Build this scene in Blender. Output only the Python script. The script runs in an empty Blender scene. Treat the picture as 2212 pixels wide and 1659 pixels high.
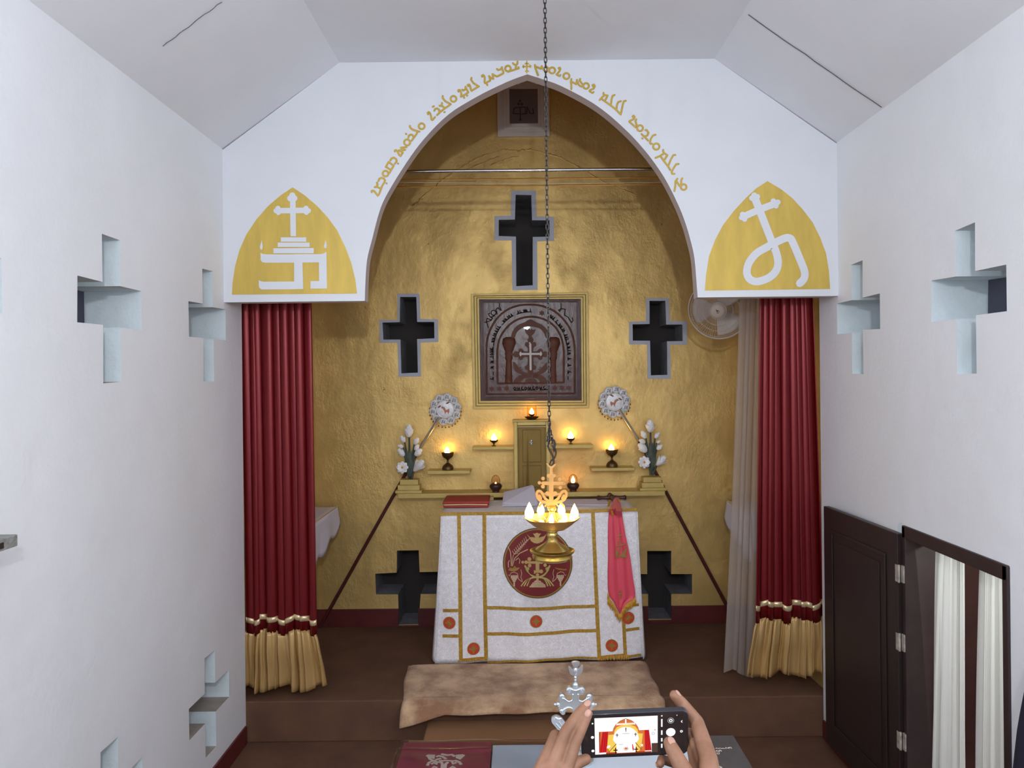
import bpy, bmesh, math, random
from mathutils import Vector, Matrix
from mathutils.geometry import tessellate_polygon

random.seed(7)
SC = bpy.context.scene
COL = SC.collection
PI = math.pi
R = math.radians

# ---------------------------------------------------------------- camera
F = 1600.0            # focal length in pixels of a 2212 x 1659 frame
VX, VY = 1120.0, 812.0
ROLL = R(0.6)
H = 2.04              # eye height above the sanctuary floor (z = 0)
CA, SA = math.cos(ROLL), math.sin(ROLL)
cam_d = bpy.data.cameras.new('camera')
cam = bpy.data.objects.new('camera', cam_d)
COL.objects.link(cam)
cam_d.sensor_width = 36.0
cam_d.lens = 36.0 * F / 2212.0
cam_d.shift_x = -(VX - 1106.0) / 2212.0
cam_d.shift_y = -(829.5 - VY) / 2212.0
cam_d.clip_start = 0.02
cam.matrix_world = Matrix(((CA, SA, 0, 0), (0, 0, -1, 0), (-SA, CA, 0, H), (0, 0, 0, 1)))
SC.camera = cam

# ---------------------------------------------------------------- world, lamps, exposure
SC.view_settings.view_transform = 'Standard'
SC.view_settings.look = 'None'
SC.view_settings.gamma = 1.0
SC.view_settings.exposure = -0.2
SC.view_settings.use_curve_mapping = False
wd = bpy.data.worlds.new('night')
SC.world = wd
wd.use_nodes = True
wd.node_tree.nodes['Background'].inputs[0].default_value = (0.10, 0.13, 0.2, 1)
wd.node_tree.nodes['Background'].inputs[1].default_value = 0.3


def lamp(name, kind, loc, energy, color, size=0.1, rot=None, size_y=None):
    d = bpy.data.lights.new(name, kind)
    d.energy = energy
    d.color = color
    if kind == 'AREA':
        d.size = size
        if size_y:
            d.shape = 'RECTANGLE'
            d.size_y = size_y
    else:
        d.shadow_soft_size = size
    o = bpy.data.objects.new(name, d)
    o.location = loc
    if rot:
        o.rotation_euler = rot
    COL.objects.link(o)
    return o


XTL, XTR = -1.66, 1.80
# the nave's bright bulb on the rear wall side, and unseen area fills added to brighten the side walls
lamp('nave_bulb', 'POINT', (0.15, -0.70, H + 0.86), 165, (0.93, 0.97, 1.0), 0.045)
lamp('side_fill_left', 'AREA', (XTL, 0.6, 2.5), 40, (0.93, 0.97, 1.0), 1.2, (0, -R(90), 0), 0.12)
lamp('side_fill_right', 'AREA', (XTR, 0.6, 2.5), 40, (0.93, 0.97, 1.0), 1.2, (0, R(90), 0), 0.12)
lamp('vestry_fill', 'POINT', (2.75, 2.6, 1.55), 85, (0.95, 1.0, 0.97), 0.05)  # added unseen fill that whitens the doorway voile from behind


# ---------------------------------------------------------------- picture point -> place
def ray(px, py):
    x, y = (px - VX) / F, (VY - py) / F
    return x * CA + y * SA, -x * SA + y * CA


def W(px, py, Y):
    a, b = ray(px, py)
    return Vector((a * Y, Y, H + b * Y))


def WX(px, py, X):
    a, b = ray(px, py)
    t = X / a
    return Vector((X, t, H + b * t))


def WZ(px, py, Z):
    a, b = ray(px, py)
    t = (Z - H) / b
    return Vector((a * t, t, Z))


def xz(px, py, Y):
    p = W(px, py, Y)
    return (p.x, p.z)


def PX(pts, Y):
    return [xz(x, y, Y) for x, y in pts]


def crop(ox, oy, s):
    return lambda pts: [(ox + x * s, oy + y * s) for x, y in pts]


def facing(Y):          # local x -> X, local y -> Z, local z -> towards the nave
    return Matrix(((1, 0, 0, 0), (0, 0, -1, Y), (0, 1, 0, 0), (0, 0, 0, 1)))


def catmull(pts, n=6, closed=False):
    P = [Vector(p) for p in pts]
    out = []
    m = len(P)
    for i in range(m if closed else m - 1):
        if closed:
            a, b, c, d = P[(i - 1) % m], P[i], P[(i + 1) % m], P[(i + 2) % m]
        else:
            a, b, c, d = P[max(i - 1, 0)], P[i], P[i + 1], P[min(i + 2, m - 1)]
        for k in range(n):
            t = k / n
            out.append(0.5 * ((2 * b) + (c - a) * t + (2 * a - 5 * b + 4 * c - d) * t * t + (3 * b - a - 3 * c + d) * t ** 3))
    if not closed:
        out.append(P[-1])
    return out


# ---------------------------------------------------------------- mesh collecting
class MB:
    def __init__(s):
        s.v, s.f, s.m, s.mi, s.cnt = [], [], [], 0, 0

    def add(s, vs, fs, M=None):
        b = len(s.v)
        s.v += [(M @ Vector(v)) if M else Vector(v) for v in vs]
        s.f += [tuple(b + i for i in f) for f in fs]
        s.m += [s.mi] * len(fs)
        return s

    def box(s, lo, hi, M=None):
        x0, y0, z0 = lo
        x1, y1, z1 = hi
        return s.add([(x0, y0, z0), (x1, y0, z0), (x1, y1, z0), (x0, y1, z0), (x0, y0, z1), (x1, y0, z1), (x1, y1, z1), (x0, y1, z1)],
                     [(0, 3, 2, 1), (4, 5, 6, 7), (0, 1, 5, 4), (1, 2, 6, 5), (2, 3, 7, 6), (3, 0, 4, 7)], M)

    def tube(s, pts, r, n=8, closed=False, caps=True, flat=1.0, ref=None):
        P = [Vector(p) for p in pts]
        m = len(P)
        rr = r if isinstance(r, (list, tuple)) else [r] * m
        vs, fs = [], []
        prev = None
        for i in range(m):
            if closed:
                t = P[(i + 1) % m] - P[(i - 1) % m]
            else:
                t = P[min(i + 1, m - 1)] - P[max(i - 1, 0)]
            if t.length < 1e-9:
                t = Vector((0, 0, 1))
            t.normalize()
            if prev is None:
                up = Vector(ref) if ref else (Vector((0, 1, 0)) if abs(t.y) < 0.9 else Vector((1, 0, 0)))
                a = (up - t * up.dot(t)).normalized()
            else:
                a = prev - t * prev.dot(t)
                a = a.normalized() if a.length > 1e-6 else prev
            prev = a
            b = t.cross(a)
            for k in range(n):
                w = 2 * PI * k / n
                vs.append(P[i] + a * (math.cos(w) * rr[i] * flat) + b * (math.sin(w) * rr[i]))
        for i in range(m if closed else m - 1):
            j = (i + 1) % m
            for k in range(n):
                fs.append((i * n + k, i * n + (k + 1) % n, j * n + (k + 1) % n, j * n + k))
        if caps and not closed:
            fs.append(tuple(range(n - 1, -1, -1)))
            fs.append(tuple((m - 1) * n + k for k in range(n)))
        return s.add(vs, fs)

    def lathe(s, prof, M=None, n=28, wob=None):
        vs, fs = [], []
        for i, (r, z) in enumerate(prof):
            for k in range(n):
                w = 2 * PI * k / n
                q = max(r, 1e-5) * (wob(w, i) if wob else 1)
                vs.append((q * math.cos(w), q * math.sin(w), z))
        for i in range(len(prof) - 1):
            for k in range(n):
                fs.append((i * n + k, i * n + (k + 1) % n, (i + 1) * n + (k + 1) % n, (i + 1) * n + k))
        return s.add(vs, fs, M)

    def prism(s, outer, holes=(), M=None, d=0.01, z0=0.0, back=True):
        loops = [[Vector((p[0], p[1], 0)) for p in outer]] + [[Vector((p[0], p[1], 0)) for p in h] for h in holes]
        tris = tessellate_polygon(loops)
        flat = [p for l in loops for p in l]
        N = len(flat)
        vs = [(p.x, p.y, z0) for p in flat] + [(p.x, p.y, z0 + d) for p in flat]
        fs = [tuple(i + N for i in t) for t in tris]
        if back:
            fs += [tuple(reversed(t)) for t in tris]
        b = 0
        for l in loops:
            m = len(l)
            for i in range(m):
                j = (i + 1) % m
                fs.append((b + i, b + j, b + j + N, b + i + N))
            b += m
        return s.add(vs, fs, M)

    def flat(s, outer, holes=(), M=None, z=0.0):
        loops = [[Vector((p[0], p[1], 0)) for p in outer]] + [[Vector((p[0], p[1], 0)) for p in h] for h in holes]
        tris = tessellate_polygon(loops)
        return s.add([(p.x, p.y, z) for l in loops for p in l], [tuple(t) for t in tris], M)

    def grid(s, fn, nu, nv, closed=False):
        vs = [fn(i / nu, j / nv) for j in range(nv + 1) for i in range(nu + 1)]
        fs = [(j * (nu + 1) + i, j * (nu + 1) + i + 1, (j + 1) * (nu + 1) + i + 1, (j + 1) * (nu + 1) + i) for j in range(nv) for i in range(nu)]
        return s.add(vs, fs)

    def ball(s, c, r, n=12, sc=(1, 1, 1), M=None):
        prof = [(math.sin(PI * i / n) * r, -math.cos(PI * i / n) * r) for i in range(n + 1)]
        T = Matrix.Translation(Vector(c)) @ (M if M else Matrix.Identity(4)) @ Matrix.Diagonal((*sc, 1))
        return s.lathe(prof, T, n + 4)

    def ink(s, strokes, w, M, d=0.0, z=0.0):
        """painted or raised strokes: each a list of 2-D points in the plane of M"""
        z00 = z
        for st in strokes:
            P = [Vector((p[0], p[1])) for p in st]
            m = len(P)
            ww = w
            for i in range(m):
                s.cnt += 1
                z = z00 + 4e-5 * (s.cnt % 13)
                vs = [(P[i].x + math.cos(k * PI / 4) * ww / 2, P[i].y + math.sin(k * PI / 4) * ww / 2) for k in range(8)]
                if d:
                    s.prism(vs, (), M, d, z, False)
                else:
                    s.add([(x, y, z) for x, y in vs], [tuple(range(8))], M)
            for i in range(m - 1):
                t = P[i + 1] - P[i]
                if t.length < 1e-7:
                    continue
                q = Vector((-t.y, t.x)).normalized() * ww / 2
                s.cnt += 1
                z = z00 + 4e-5 * (s.cnt % 13)
                vs = [P[i] + q, P[i] - q, P[i + 1] - q, P[i + 1] + q]
                if d:
                    s.prism(vs, (), M, d * 0.97, z, False)
                else:
                    s.add([(p.x, p.y, z) for p in vs], [(0, 1, 2, 3)], M)
        return s

    def bounds(s):
        lo = Vector((min(v.x for v in s.v), min(v.y for v in s.v), min(v.z for v in s.v)))
        hi = Vector((max(v.x for v in s.v), max(v.y for v in s.v), max(v.z for v in s.v)))
        return lo, hi


ORG = {}


def tag(o, label=None, cat=None, group=None, kind=None):
    if label:
        o['label'] = label
    if cat:
        o['category'] = cat
    if group:
        o['group'] = group
    if kind:
        o['kind'] = kind
    return o


def thing(name, label, cat, loc=(0, 0, 0), group=None):
    o = bpy.data.objects.new(name, None)
    o.empty_display_size = 0.05
    o.location = loc
    COL.objects.link(o)
    ORG[o.name] = Vector(loc)
    return tag(o, label, cat, group)


def obj(name, mb, mats, parent=None, smooth=None, bevel=0, solid=0, sub=0, label=None, cat=None, group=None, kind=None, weld=False):
    if parent is not None:
        org = ORG[parent.name]
    else:
        lo, hi = mb.bounds()
        org = Vector(((lo.x + hi.x) / 2, (lo.y + hi.y) / 2, lo.z))
    me = bpy.data.meshes.new(name)
    me.from_pydata([v - org for v in mb.v], [], mb.f)
    mats = mats if isinstance(mats, (list, tuple)) else [mats]
    for m in mats:
        me.materials.append(m)
    for p, i in zip(me.polygons, mb.m):
        p.material_index = i
    bm = bmesh.new()
    bm.from_mesh(me)
    if weld:
        bmesh.ops.remove_doubles(bm, verts=bm.verts, dist=1e-5)
    bmesh.ops.recalc_face_normals(bm, faces=bm.faces)
    bm.to_mesh(me)
    bm.free()
    if smooth:
        for p in me.polygons:
            p.use_smooth = True
        me.set_sharp_from_angle(angle=R(smooth))
    o = bpy.data.objects.new(name, me)
    COL.objects.link(o)
    if parent is not None:
        o.parent = parent
    else:
        o.location = org
    ORG[o.name] = org
    if bevel:
        b = o.modifiers.new('bevel', 'BEVEL')
        b.width = bevel
        b.segments = 2
        b.limit_method = 'ANGLE'
        b.angle_limit = R(40)
    if solid:
        b = o.modifiers.new('thickness', 'SOLIDIFY')
        b.thickness = solid
        b.offset = 0
    if sub:
        b = o.modifiers.new('smooth', 'SUBSURF')
        b.levels = sub
        b.render_levels = sub
    return tag(o, label, cat, group, kind)


def struct(name, mb, mats, parent=None, **k):
    return obj(name, mb, mats, parent, kind='structure', **k)


def copy_tree(o, parent=None):
    c = o.copy()
    COL.objects.link(c)
    c.parent = parent
    ORG[c.name] = ORG[o.name]
    for ch in list(o.children):
        copy_tree(ch, c)
    return c


# ---------------------------------------------------------------- materials
def lin(c):
    return tuple(((v / 255) / 12.92 if v / 255 <= 0.04045 else ((v / 255 + 0.055) / 1.055) ** 2.4) for v in c)


def mat(name, c, rough=0.6, metal=0.0, bump=None, var=None, spec=0.5, coat=0, sheen=0, emit=None, alpha=None, trans=0, stretch=None, c2=None, sub=0, fine=None):
    m = bpy.data.materials.new(name)
    m.use_nodes = True
    nt = m.node_tree
    b = nt.nodes['Principled BSDF']
    base = (*lin(c), 1)
    b.inputs['Base Color'].default_value = base
    b.inputs['Roughness'].default_value = rough
    b.inputs['Metallic'].default_value = metal
    b.inputs['Specular IOR Level'].default_value = spec
    b.inputs['Coat Weight'].default_value = coat
    if sheen:
        b.inputs['Sheen Weight'].default_value = sheen
    if trans:
        b.inputs['Transmission Weight'].default_value = trans
    if sub:
        b.inputs['Subsurface Weight'].default_value = sub
        b.inputs['Subsurface Radius'].default_value = (0.012, 0.006, 0.003)
        b.inputs['Subsurface Scale'].default_value = 1.0
    if alpha is not None:
        b.inputs['Alpha'].default_value = alpha
    if emit:
        b.inputs['Emission Color'].default_value = (*lin(emit[0]), 1)
        b.inputs['Emission Strength'].default_value = emit[1]
    co = None
    if bump or var or fine:
        tc = nt.nodes.new('ShaderNodeTexCoord')
        mp = nt.nodes.new('ShaderNodeMapping')
        if stretch:
            mp.inputs['Scale'].default_value = stretch
        nt.links.new(tc.outputs['Object'], mp.inputs['Vector'])
        co = mp.outputs['Vector']
    if var:
        n = nt.nodes.new('ShaderNodeTexNoise')
        n.inputs['Scale'].default_value = var[0]
        n.inputs['Detail'].default_value = 6
        n.inputs['Roughness'].default_value = 0.6
        nt.links.new(co, n.inputs['Vector'])
        rp = nt.nodes.new('ShaderNodeValToRGB')
        rp.color_ramp.elements[0].position = 0.38
        rp.color_ramp.elements[1].position = 0.64
        o2 = (*lin(c2), 1) if c2 else tuple(v * (1 - var[1]) for v in base[:3]) + (1,)
        rp.color_ramp.elements[0].color = o2
        rp.color_ramp.elements[1].color = base
        nt.links.new(n.outputs['Fac'], rp.inputs['Fac'])
        nt.links.new(rp.outputs['Color'], b.inputs['Base Color'])
    last = None
    for q in (bump, fine):
        if q:
            n = nt.nodes.new('ShaderNodeTexNoise')
            n.inputs['Scale'].default_value = q[0]
            n.inputs['Detail'].default_value = 5
            nt.links.new(co, n.inputs['Vector'])
            bp = nt.nodes.new('ShaderNodeBump')
            bp.inputs['Strength'].default_value = q[1]
            bp.inputs['Distance'].default_value = q[2] if len(q) > 2 else 0.01
            nt.links.new(n.outputs['Fac'], bp.inputs['Height'])
            if last:
                nt.links.new(last, bp.inputs['Normal'])
            last = bp.outputs['Normal']
    if last:
        nt.links.new(last, b.inputs['Normal'])
    return m


def glow(name, c, s):
    m = bpy.data.materials.new(name)
    m.use_nodes = True
    nt = m.node_tree
    nt.nodes.remove(nt.nodes['Principled BSDF'])
    e = nt.nodes.new('ShaderNodeEmission')
    e.inputs[0].default_value = (*lin(c), 1)
    e.inputs[1].default_value = s
    nt.links.new(e.outputs[0], nt.nodes['Material Output'].inputs[0])
    return m


def sheer(name, c, t, tl=0.5):
    """thin woven voile: part clear, part diffuse, part translucent"""
    m = bpy.data.materials.new(name)
    m.use_nodes = True
    nt = m.node_tree
    nt.nodes.remove(nt.nodes['Principled BSDF'])
    d = nt.nodes.new('ShaderNodeBsdfDiffuse')
    l = nt.nodes.new('ShaderNodeBsdfTranslucent')
    tr = nt.nodes.new('ShaderNodeBsdfTransparent')
    for q in (d, l):
        q.inputs[0].default_value = (*lin(c), 1)
    a = nt.nodes.new('ShaderNodeMixShader')
    a.inputs[0].default_value = tl
    nt.links.new(d.outputs[0], a.inputs[1])
    nt.links.new(l.outputs[0], a.inputs[2])
    b = nt.nodes.new('ShaderNodeMixShader')
    b.inputs[0].default_value = t
    nt.links.new(a.outputs[0], b.inputs[1])
    nt.links.new(tr.outputs[0], b.inputs[2])
    nt.links.new(b.outputs[0], nt.nodes['Material Output'].inputs[0])
    return m


def clear(name, c, t):
    """thin clear glass or plastic film"""
    m = bpy.data.materials.new(name)
    m.use_nodes = True
    nt = m.node_tree
    nt.nodes.remove(nt.nodes['Principled BSDF'])
    g = nt.nodes.new('ShaderNodeBsdfGlossy')
    g.inputs['Roughness'].default_value = 0.12
    tr = nt.nodes.new('ShaderNodeBsdfTransparent')
    tr.inputs[0].default_value = (*lin(c), 1)
    b = nt.nodes.new('ShaderNodeMixShader')
    fr = nt.nodes.new('ShaderNodeLayerWeight')
    fr.inputs[0].default_value = t
    nt.links.new(fr.outputs['Fresnel'], b.inputs[0])
    nt.links.new(tr.outputs[0], b.inputs[1])
    nt.links.new(g.outputs[0], b.inputs[2])
    nt.links.new(b.outputs[0], nt.nodes['Material Output'].inputs[0])
    return m


M_white = mat('white_wall_paint', (236, 238, 243), 0.62, bump=(7, 0.25, 0.02), fine=(45, 0.12, 0.01), var=(1.2, 0.05))
M_arch = mat('white_arch_paint', (228, 231, 238), 0.55, bump=(10, 0.12, 0.01), var=(3, 0.03))
M_ceil = mat('ceiling_paint', (234, 236, 242), 0.7, bump=(5, 0.1, 0.01), var=(1.5, 0.05))
M_reveal = mat('niche_whitewash', (222, 233, 238), 0.7, bump=(30, 0.3, 0.01), var=(9, 0.06))
M_sill = mat('dusty_sill', (170, 160, 150), 0.8, bump=(30, 0.3, 0.01), var=(9, 0.2))
M_navy = mat('dark_blue_board', (74, 74, 90), 0.7, bump=(20, 0.1, 0.01))


def gold_wall():
    """brushed gold paint over rough plaster: patchy trowel marks, fine crumbs and a few dark chips"""
    m = mat('gold_wall_paint', (227, 193, 122), 0.46, 0.60, bump=(4.5, 0.40, 0.03), var=(3, 0.16), stretch=(1, 1, 0.75))
    nt = m.node_tree
    b = nt.nodes['Principled BSDF']
    tc = [n for n in nt.nodes if n.type == 'MAPPING'][0].outputs['Vector']
    N = lambda sc, det, ro=.6: (lambda n: (setattr(n.inputs['Scale'], 'default_value', sc), setattr(n.inputs['Detail'], 'default_value', det), setattr(n.inputs['Roughness'], 'default_value', ro), nt.links.new(tc, n.inputs['Vector']), n)[-1])(nt.nodes.new('ShaderNodeTexNoise'))
    patch, crumb, chip = N(2.6, 3), N(30, 6, .7), N(21, 4, .55)
    rp = nt.nodes.new('ShaderNodeValToRGB')
    rp.color_ramp.elements[0].position, rp.color_ramp.elements[1].position = .47, .66
    nt.links.new(patch.outputs['Fac'], rp.inputs['Fac'])
    mu = nt.nodes.new('ShaderNodeMath')
    mu.operation = 'MULTIPLY_ADD'
    mu.inputs[1].default_value = .75
    mu.inputs[2].default_value = .12
    nt.links.new(rp.outputs['Color'], mu.inputs[0])
    bp = nt.nodes.new('ShaderNodeBump')
    bp.inputs['Distance'].default_value = .012
    nt.links.new(mu.outputs[0], bp.inputs['Strength'])
    nt.links.new(crumb.outputs['Fac'], bp.inputs['Height'])
    old = b.inputs['Normal'].links[0].from_socket
    nt.links.new(old, bp.inputs['Normal'])
    nt.links.new(bp.outputs['Normal'], b.inputs['Normal'])
    cr = nt.nodes.new('ShaderNodeValToRGB')
    cr.color_ramp.elements[0].position, cr.color_ramp.elements[1].position = .715, .74
    nt.links.new(chip.outputs['Fac'], cr.inputs['Fac'])
    mx = nt.nodes.new('ShaderNodeMix')
    mx.data_type = 'RGBA'
    mx.inputs[7].default_value = (*lin((92, 62, 30)), 1)
    src = b.inputs['Base Color'].links[0].from_socket
    nt.links.new(cr.outputs['Color'], mx.inputs[0])
    nt.links.new(src, mx.inputs[6])
    nt.links.new(mx.outputs[2], b.inputs['Base Color'])
    return m


M_gold = gold_wall()
M_goldshelf = mat('gold_shelf_paint', (206, 180, 108), 0.5, 0.35, bump=(30, 0.2, 0.005), var=(12, 0.1))
M_goldpaint = mat('gold_emblem_paint', (222, 190, 92), 0.5, 0.25, var=(7, 0.14), bump=(25, 0.1, 0.005), stretch=(2.2, 1, 0.5))
M_goldink = mat('gold_letter_paint', (214, 178, 74), 0.45, 0.3, var=(40, 0.12))
M_goldink2 = mat('gold_outline_paint', (170, 136, 52), 0.5, 0.3)
M_pink = mat('arch_edge_plaster', (206, 194, 192), 0.7, bump=(30, 0.15, 0.005))
M_border = mat('pale_grey_border_paint', (186, 192, 208), 0.6, bump=(40, 0.15, 0.004), var=(10, 0.08))
M_greyreveal = mat('grey_cement', (128, 128, 134), 0.8, bump=(25, 0.4, 0.01), var=(10, 0.25))
M_dark = mat('dark_board', (48, 42, 40), 0.7, bump=(15, 0.1, 0.01))
M_redskirt = mat('oxide_red_skirting', (98, 34, 34), 0.45, bump=(20, 0.2, 0.005), var=(8, 0.25))
M_carpet = mat('brown_floor_carpet', (106, 73, 52), 0.85, bump=(160, 0.35, 0.004), var=(4, 0.14), c2=(92, 62, 45))
M_step = mat('tan_step_carpet', (148, 106, 72), 0.85, bump=(160, 0.3, 0.004), var=(4, 0.1))
M_red = mat('red_satin', (116, 15, 23), 0.36, 0.45, spec=0.6)
M_ruffle = mat('gold_satin', (190, 154, 98), 0.40, 0.25, spec=0.6, bump=(60, 0.12, 0.003), stretch=(4, 4, 0.3))
M_ribbon = mat('gold_ribbon', (226, 206, 162), 0.3, 0.5, bump=(70, 0.2, 0.003))
M_sheer = sheer('grey_voile', (214, 204, 198), 0.40)
M_hem = sheer('grey_voile_hem', (196, 182, 172), 0.25)
M_voile = sheer('white_voile', (250, 252, 248), 0.22, 0.45)
M_steel = mat('chrome_rod', (200, 205, 210), 0.12, 1.0)
M_wire = mat('pale_wire', (205, 190, 165), 0.4, 0.4)
M_brassrod = mat('brass_tube', (222, 176, 96), 0.3, 0.9)
M_wood = mat('polished_dark_wood', (84, 46, 38), 0.26, 0.0, bump=(26, 0.6, 0.005), stretch=(1, 1, .5), var=(14, 0.25), spec=0.45, coat=0.08)
M_woodrel = mat('carved_brown_wood', (98, 56, 40), 0.5, var=(20, 0.2), spec=0.25)
M_ink = mat('dark_carved_line', (34, 18, 14), 0.8, spec=0.1)
M_inlay = mat('silver_inlay', (196, 192, 190), 0.5, 0.0)
M_door = mat('dark_door_wood', (44, 32, 32), 0.42, bump=(10, 0.12, 0.005), var=(6, 0.2), stretch=(8, 8, 0.6))
M_frame = mat('maroon_door_frame', (54, 38, 38), 0.5, bump=(14, 0.15, 0.005), var=(7, 0.25))
M_hinge = mat('worn_hinge', (196, 188, 176), 0.5, 0.3, var=(30, 0.4), bump=(60, 0.3, 0.003))
M_bronze = mat('old_bronze', (112, 86, 52), 0.42, 0.75, bump=(60, 0.2, 0.003), var=(25, 0.3))
M_brass = mat('polished_brass', (222, 196, 116), 0.26, 0.9, bump=(30, 0.04, 0.004))
M_copper = mat('warm_brass_sheet', (222, 170, 104), 0.42, 0.6, var=(14, 0.15))
M_iron = mat('dark_chain_iron', (70, 66, 64), 0.4, 0.8)
M_flame = glow('oil_flame', (255, 206, 110), 38)
M_ember = glow('small_flame', (255, 176, 84), 28)
M_glass = clear('lamp_glass', (255, 232, 214), 0.06)
M_egg = clear('egg_glass', (250, 238, 228), 0.1)
M_silver = mat('polished_silver', (208, 212, 215), 0.30, 0.85, bump=(30, 0.1, 0.003))
M_silverd = mat('embossed_silver', (240, 241, 245), 0.38, 0.12, bump=(60, 0.5, 0.003), var=(50, 0.2))
M_emboss = mat('tarnished_relief', (96, 82, 74), 0.45, 0.6)
M_copperrel = mat('coppery_relief', (150, 96, 78), 0.4, 0.6)
M_pole = mat('maroon_pole', (86, 34, 36), 0.4, var=(10, 0.2), spec=0.5)
M_cloth = mat('white_brocade', (250, 248, 252), 0.42, bump=(9, 0.35, 0.02), var=(30, 0.1), c2=(234, 230, 234), sheen=0.1, spec=0.6)


def brocade(m):
    """woven curls: rings of a warped cell pattern, slightly darker and sunk"""
    nt = m.node_tree
    b = nt.nodes['Principled BSDF']
    tc = [n for n in nt.nodes if n.type == 'MAPPING'][0].outputs['Vector']
    v = nt.nodes.new('ShaderNodeTexVoronoi')
    v.inputs['Scale'].default_value = 36
    nt.links.new(tc, v.inputs['Vector'])
    s = nt.nodes.new('ShaderNodeMath')
    s.operation = 'MULTIPLY'
    s.inputs[1].default_value = 17
    nt.links.new(v.outputs['Distance'], s.inputs[0])
    w = nt.nodes.new('ShaderNodeMath')
    w.operation = 'SINE'
    nt.links.new(s.outputs[0], w.inputs[0])
    rp = nt.nodes.new('ShaderNodeValToRGB')
    rp.color_ramp.elements[0].position, rp.color_ramp.elements[1].position = .55, .8
    nt.links.new(w.outputs[0], rp.inputs['Fac'])
    mx = nt.nodes.new('ShaderNodeMix')
    mx.data_type = 'RGBA'
    mx.inputs[7].default_value = (*lin((227, 222, 228)), 1)
    src = b.inputs['Base Color'].links[0].from_socket
    nt.links.new(rp.outputs['Color'], mx.inputs[0])
    nt.links.new(src, mx.inputs[6])
    nt.links.new(mx.outputs[2], b.inputs['Base Color'])


brocade(M_cloth)
M_trim = mat('gold_braid', (204, 160, 66), 0.42, 0.35, bump=(120, 0.5, 0.003), var=(60, 0.35))
M_fringe = mat('yellow_gold_fringe', (218, 158, 42), 0.5, 0.1, bump=(200, 0.5, 0.003), var=(60, 0.25), stretch=(3, 3, 0.3))
M_emred = mat('emblem_red', (126, 32, 32), 0.6, bump=(150, 0.2, 0.002), var=(6, 0.1))
M_emgold = mat('emblem_gold_thread', (212, 176, 112), 0.5, 0.1, var=(60, 0.15))
M_emgreen = mat('emblem_olive_thread', (196, 180, 104), 0.5, 0.1, var=(60, 0.15))
M_empale = mat('emblem_pale_thread', (214, 186, 150), 0.5, 0.1, var=(60, 0.15))
M_emdark = mat('emblem_dark_thread', (58, 40, 30), 0.6)
M_rored = mat('roundel_red', (206, 58, 34), 0.55)
M_stole = mat('coral_pink_silk', (226, 78, 98), 0.45, sheen=0.1, spec=0.5, bump=(60, 0.1, 0.003), stretch=(5, 5, 0.4))
M_stolegold = mat('stole_gold_thread', (160, 126, 56), 0.5, 0.3)
M_redcloth = mat('brick_red_cloth', (176, 66, 52), 0.75, bump=(120, 0.3, 0.003), var=(8, 0.12))
M_lav = mat('white_linen', (226, 222, 238), 0.75, bump=(60, 0.15, 0.003))
M_tan = mat('tan_board', (196, 168, 112), 0.6, var=(14, 0.1))
M_print = mat('brown_print', (120, 92, 56), 0.6)
M_oldcross = mat('dark_carved_cross_wood', (78, 44, 36), 0.4, bump=(40, 0.3, 0.004))
M_pot = mat('dark_clay_bowl', (62, 38, 32), 0.4, bump=(30, 0.1, 0.003))
M_petal = mat('white_painted_petal', (250, 248, 250), 0.5, bump=(80, 0.25, 0.003), sub=0.0)
M_leaf = mat('grey_green_leaf', (74, 86, 74), 0.55, var=(20, 0.3))
M_stamen = mat('orange_stamen', (212, 138, 60), 0.6)
M_plastic = mat('white_fan_plastic', (204, 190, 178), 0.4)
M_black = mat('black_plastic', (20, 20, 24), 0.3, coat=0.3)
M_rug = mat('brown_fur_rug', (222, 186, 148), 0.9, bump=(60, 0.7, 0.01), var=(5.0, 0.4), c2=(158, 116, 86), sheen=0.15, fine=(220, 0.6, 0.006))
M_maroonbk = mat('maroon_leatherette', (140, 62, 74), 0.4, bump=(60, 0.1, 0.003), var=(12, 0.1))
M_blackbk = mat('charcoal_leatherette', (78, 74, 74), 0.45, bump=(50, 0.2, 0.003), var=(16, 0.2))
M_print2 = mat('pale_cover_print', (206, 190, 180), 0.5)
M_paper = mat('white_paper', (182, 190, 200), 0.6)
M_film = clear('clear_plastic_film', (246, 246, 246), 0.22)
M_table = mat('brown_table_wood', (96, 62, 42), 0.4, var=(8, 0.2), stretch=(0.6, 6, 6))
M_skin = mat('brown_skin', (124, 89, 70), 0.55, spec=0.3, bump=(160, 0.22, 0.0015), var=(22, 0.12), c2=(104, 71, 52), sub=0.06, fine=(30, 0.2, 0.003))
M_nail = mat('fingernail', (148, 112, 98), 0.45, spec=0.3)
M_shirt = mat('blue_grey_shirt', (92, 104, 128), 0.8)
M_trouser = mat('dark_trousers', (44, 44, 52), 0.8)
M_hair = mat('black_hair', (24, 20, 20), 0.5)
M_greywood = mat('weathered_grey_wood', (150, 150, 146), 0.7, var=(12, 0.4), stretch=(0.6, 6, 6), bump=(30, 0.3, 0.004))
M_navycloth = mat('dark_navy_cloth', (26, 28, 48), 0.85)
M_vestry = mat('vestry_brown_board', (92, 58, 54), 0.6, var=(5, 0.2))
M_teal = mat('dark_teal_cloth', (22, 84, 80), 0.8)
M_redv = mat('deep_red_cloth', (150, 22, 30), 0.7)
M_cream = mat('cream_trim', (222, 204, 170), 0.6)
M_pvc = mat('white_moulding', (214, 204, 196), 0.45)
M_darkglass = mat('dark_picture_glass', (116, 106, 110), 0.2, spec=0.6)
M_purple = mat('purple_letter', (54, 36, 50), 0.4)
M_crack = mat('dark_joint_line', (92, 92, 96), 0.9)
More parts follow.
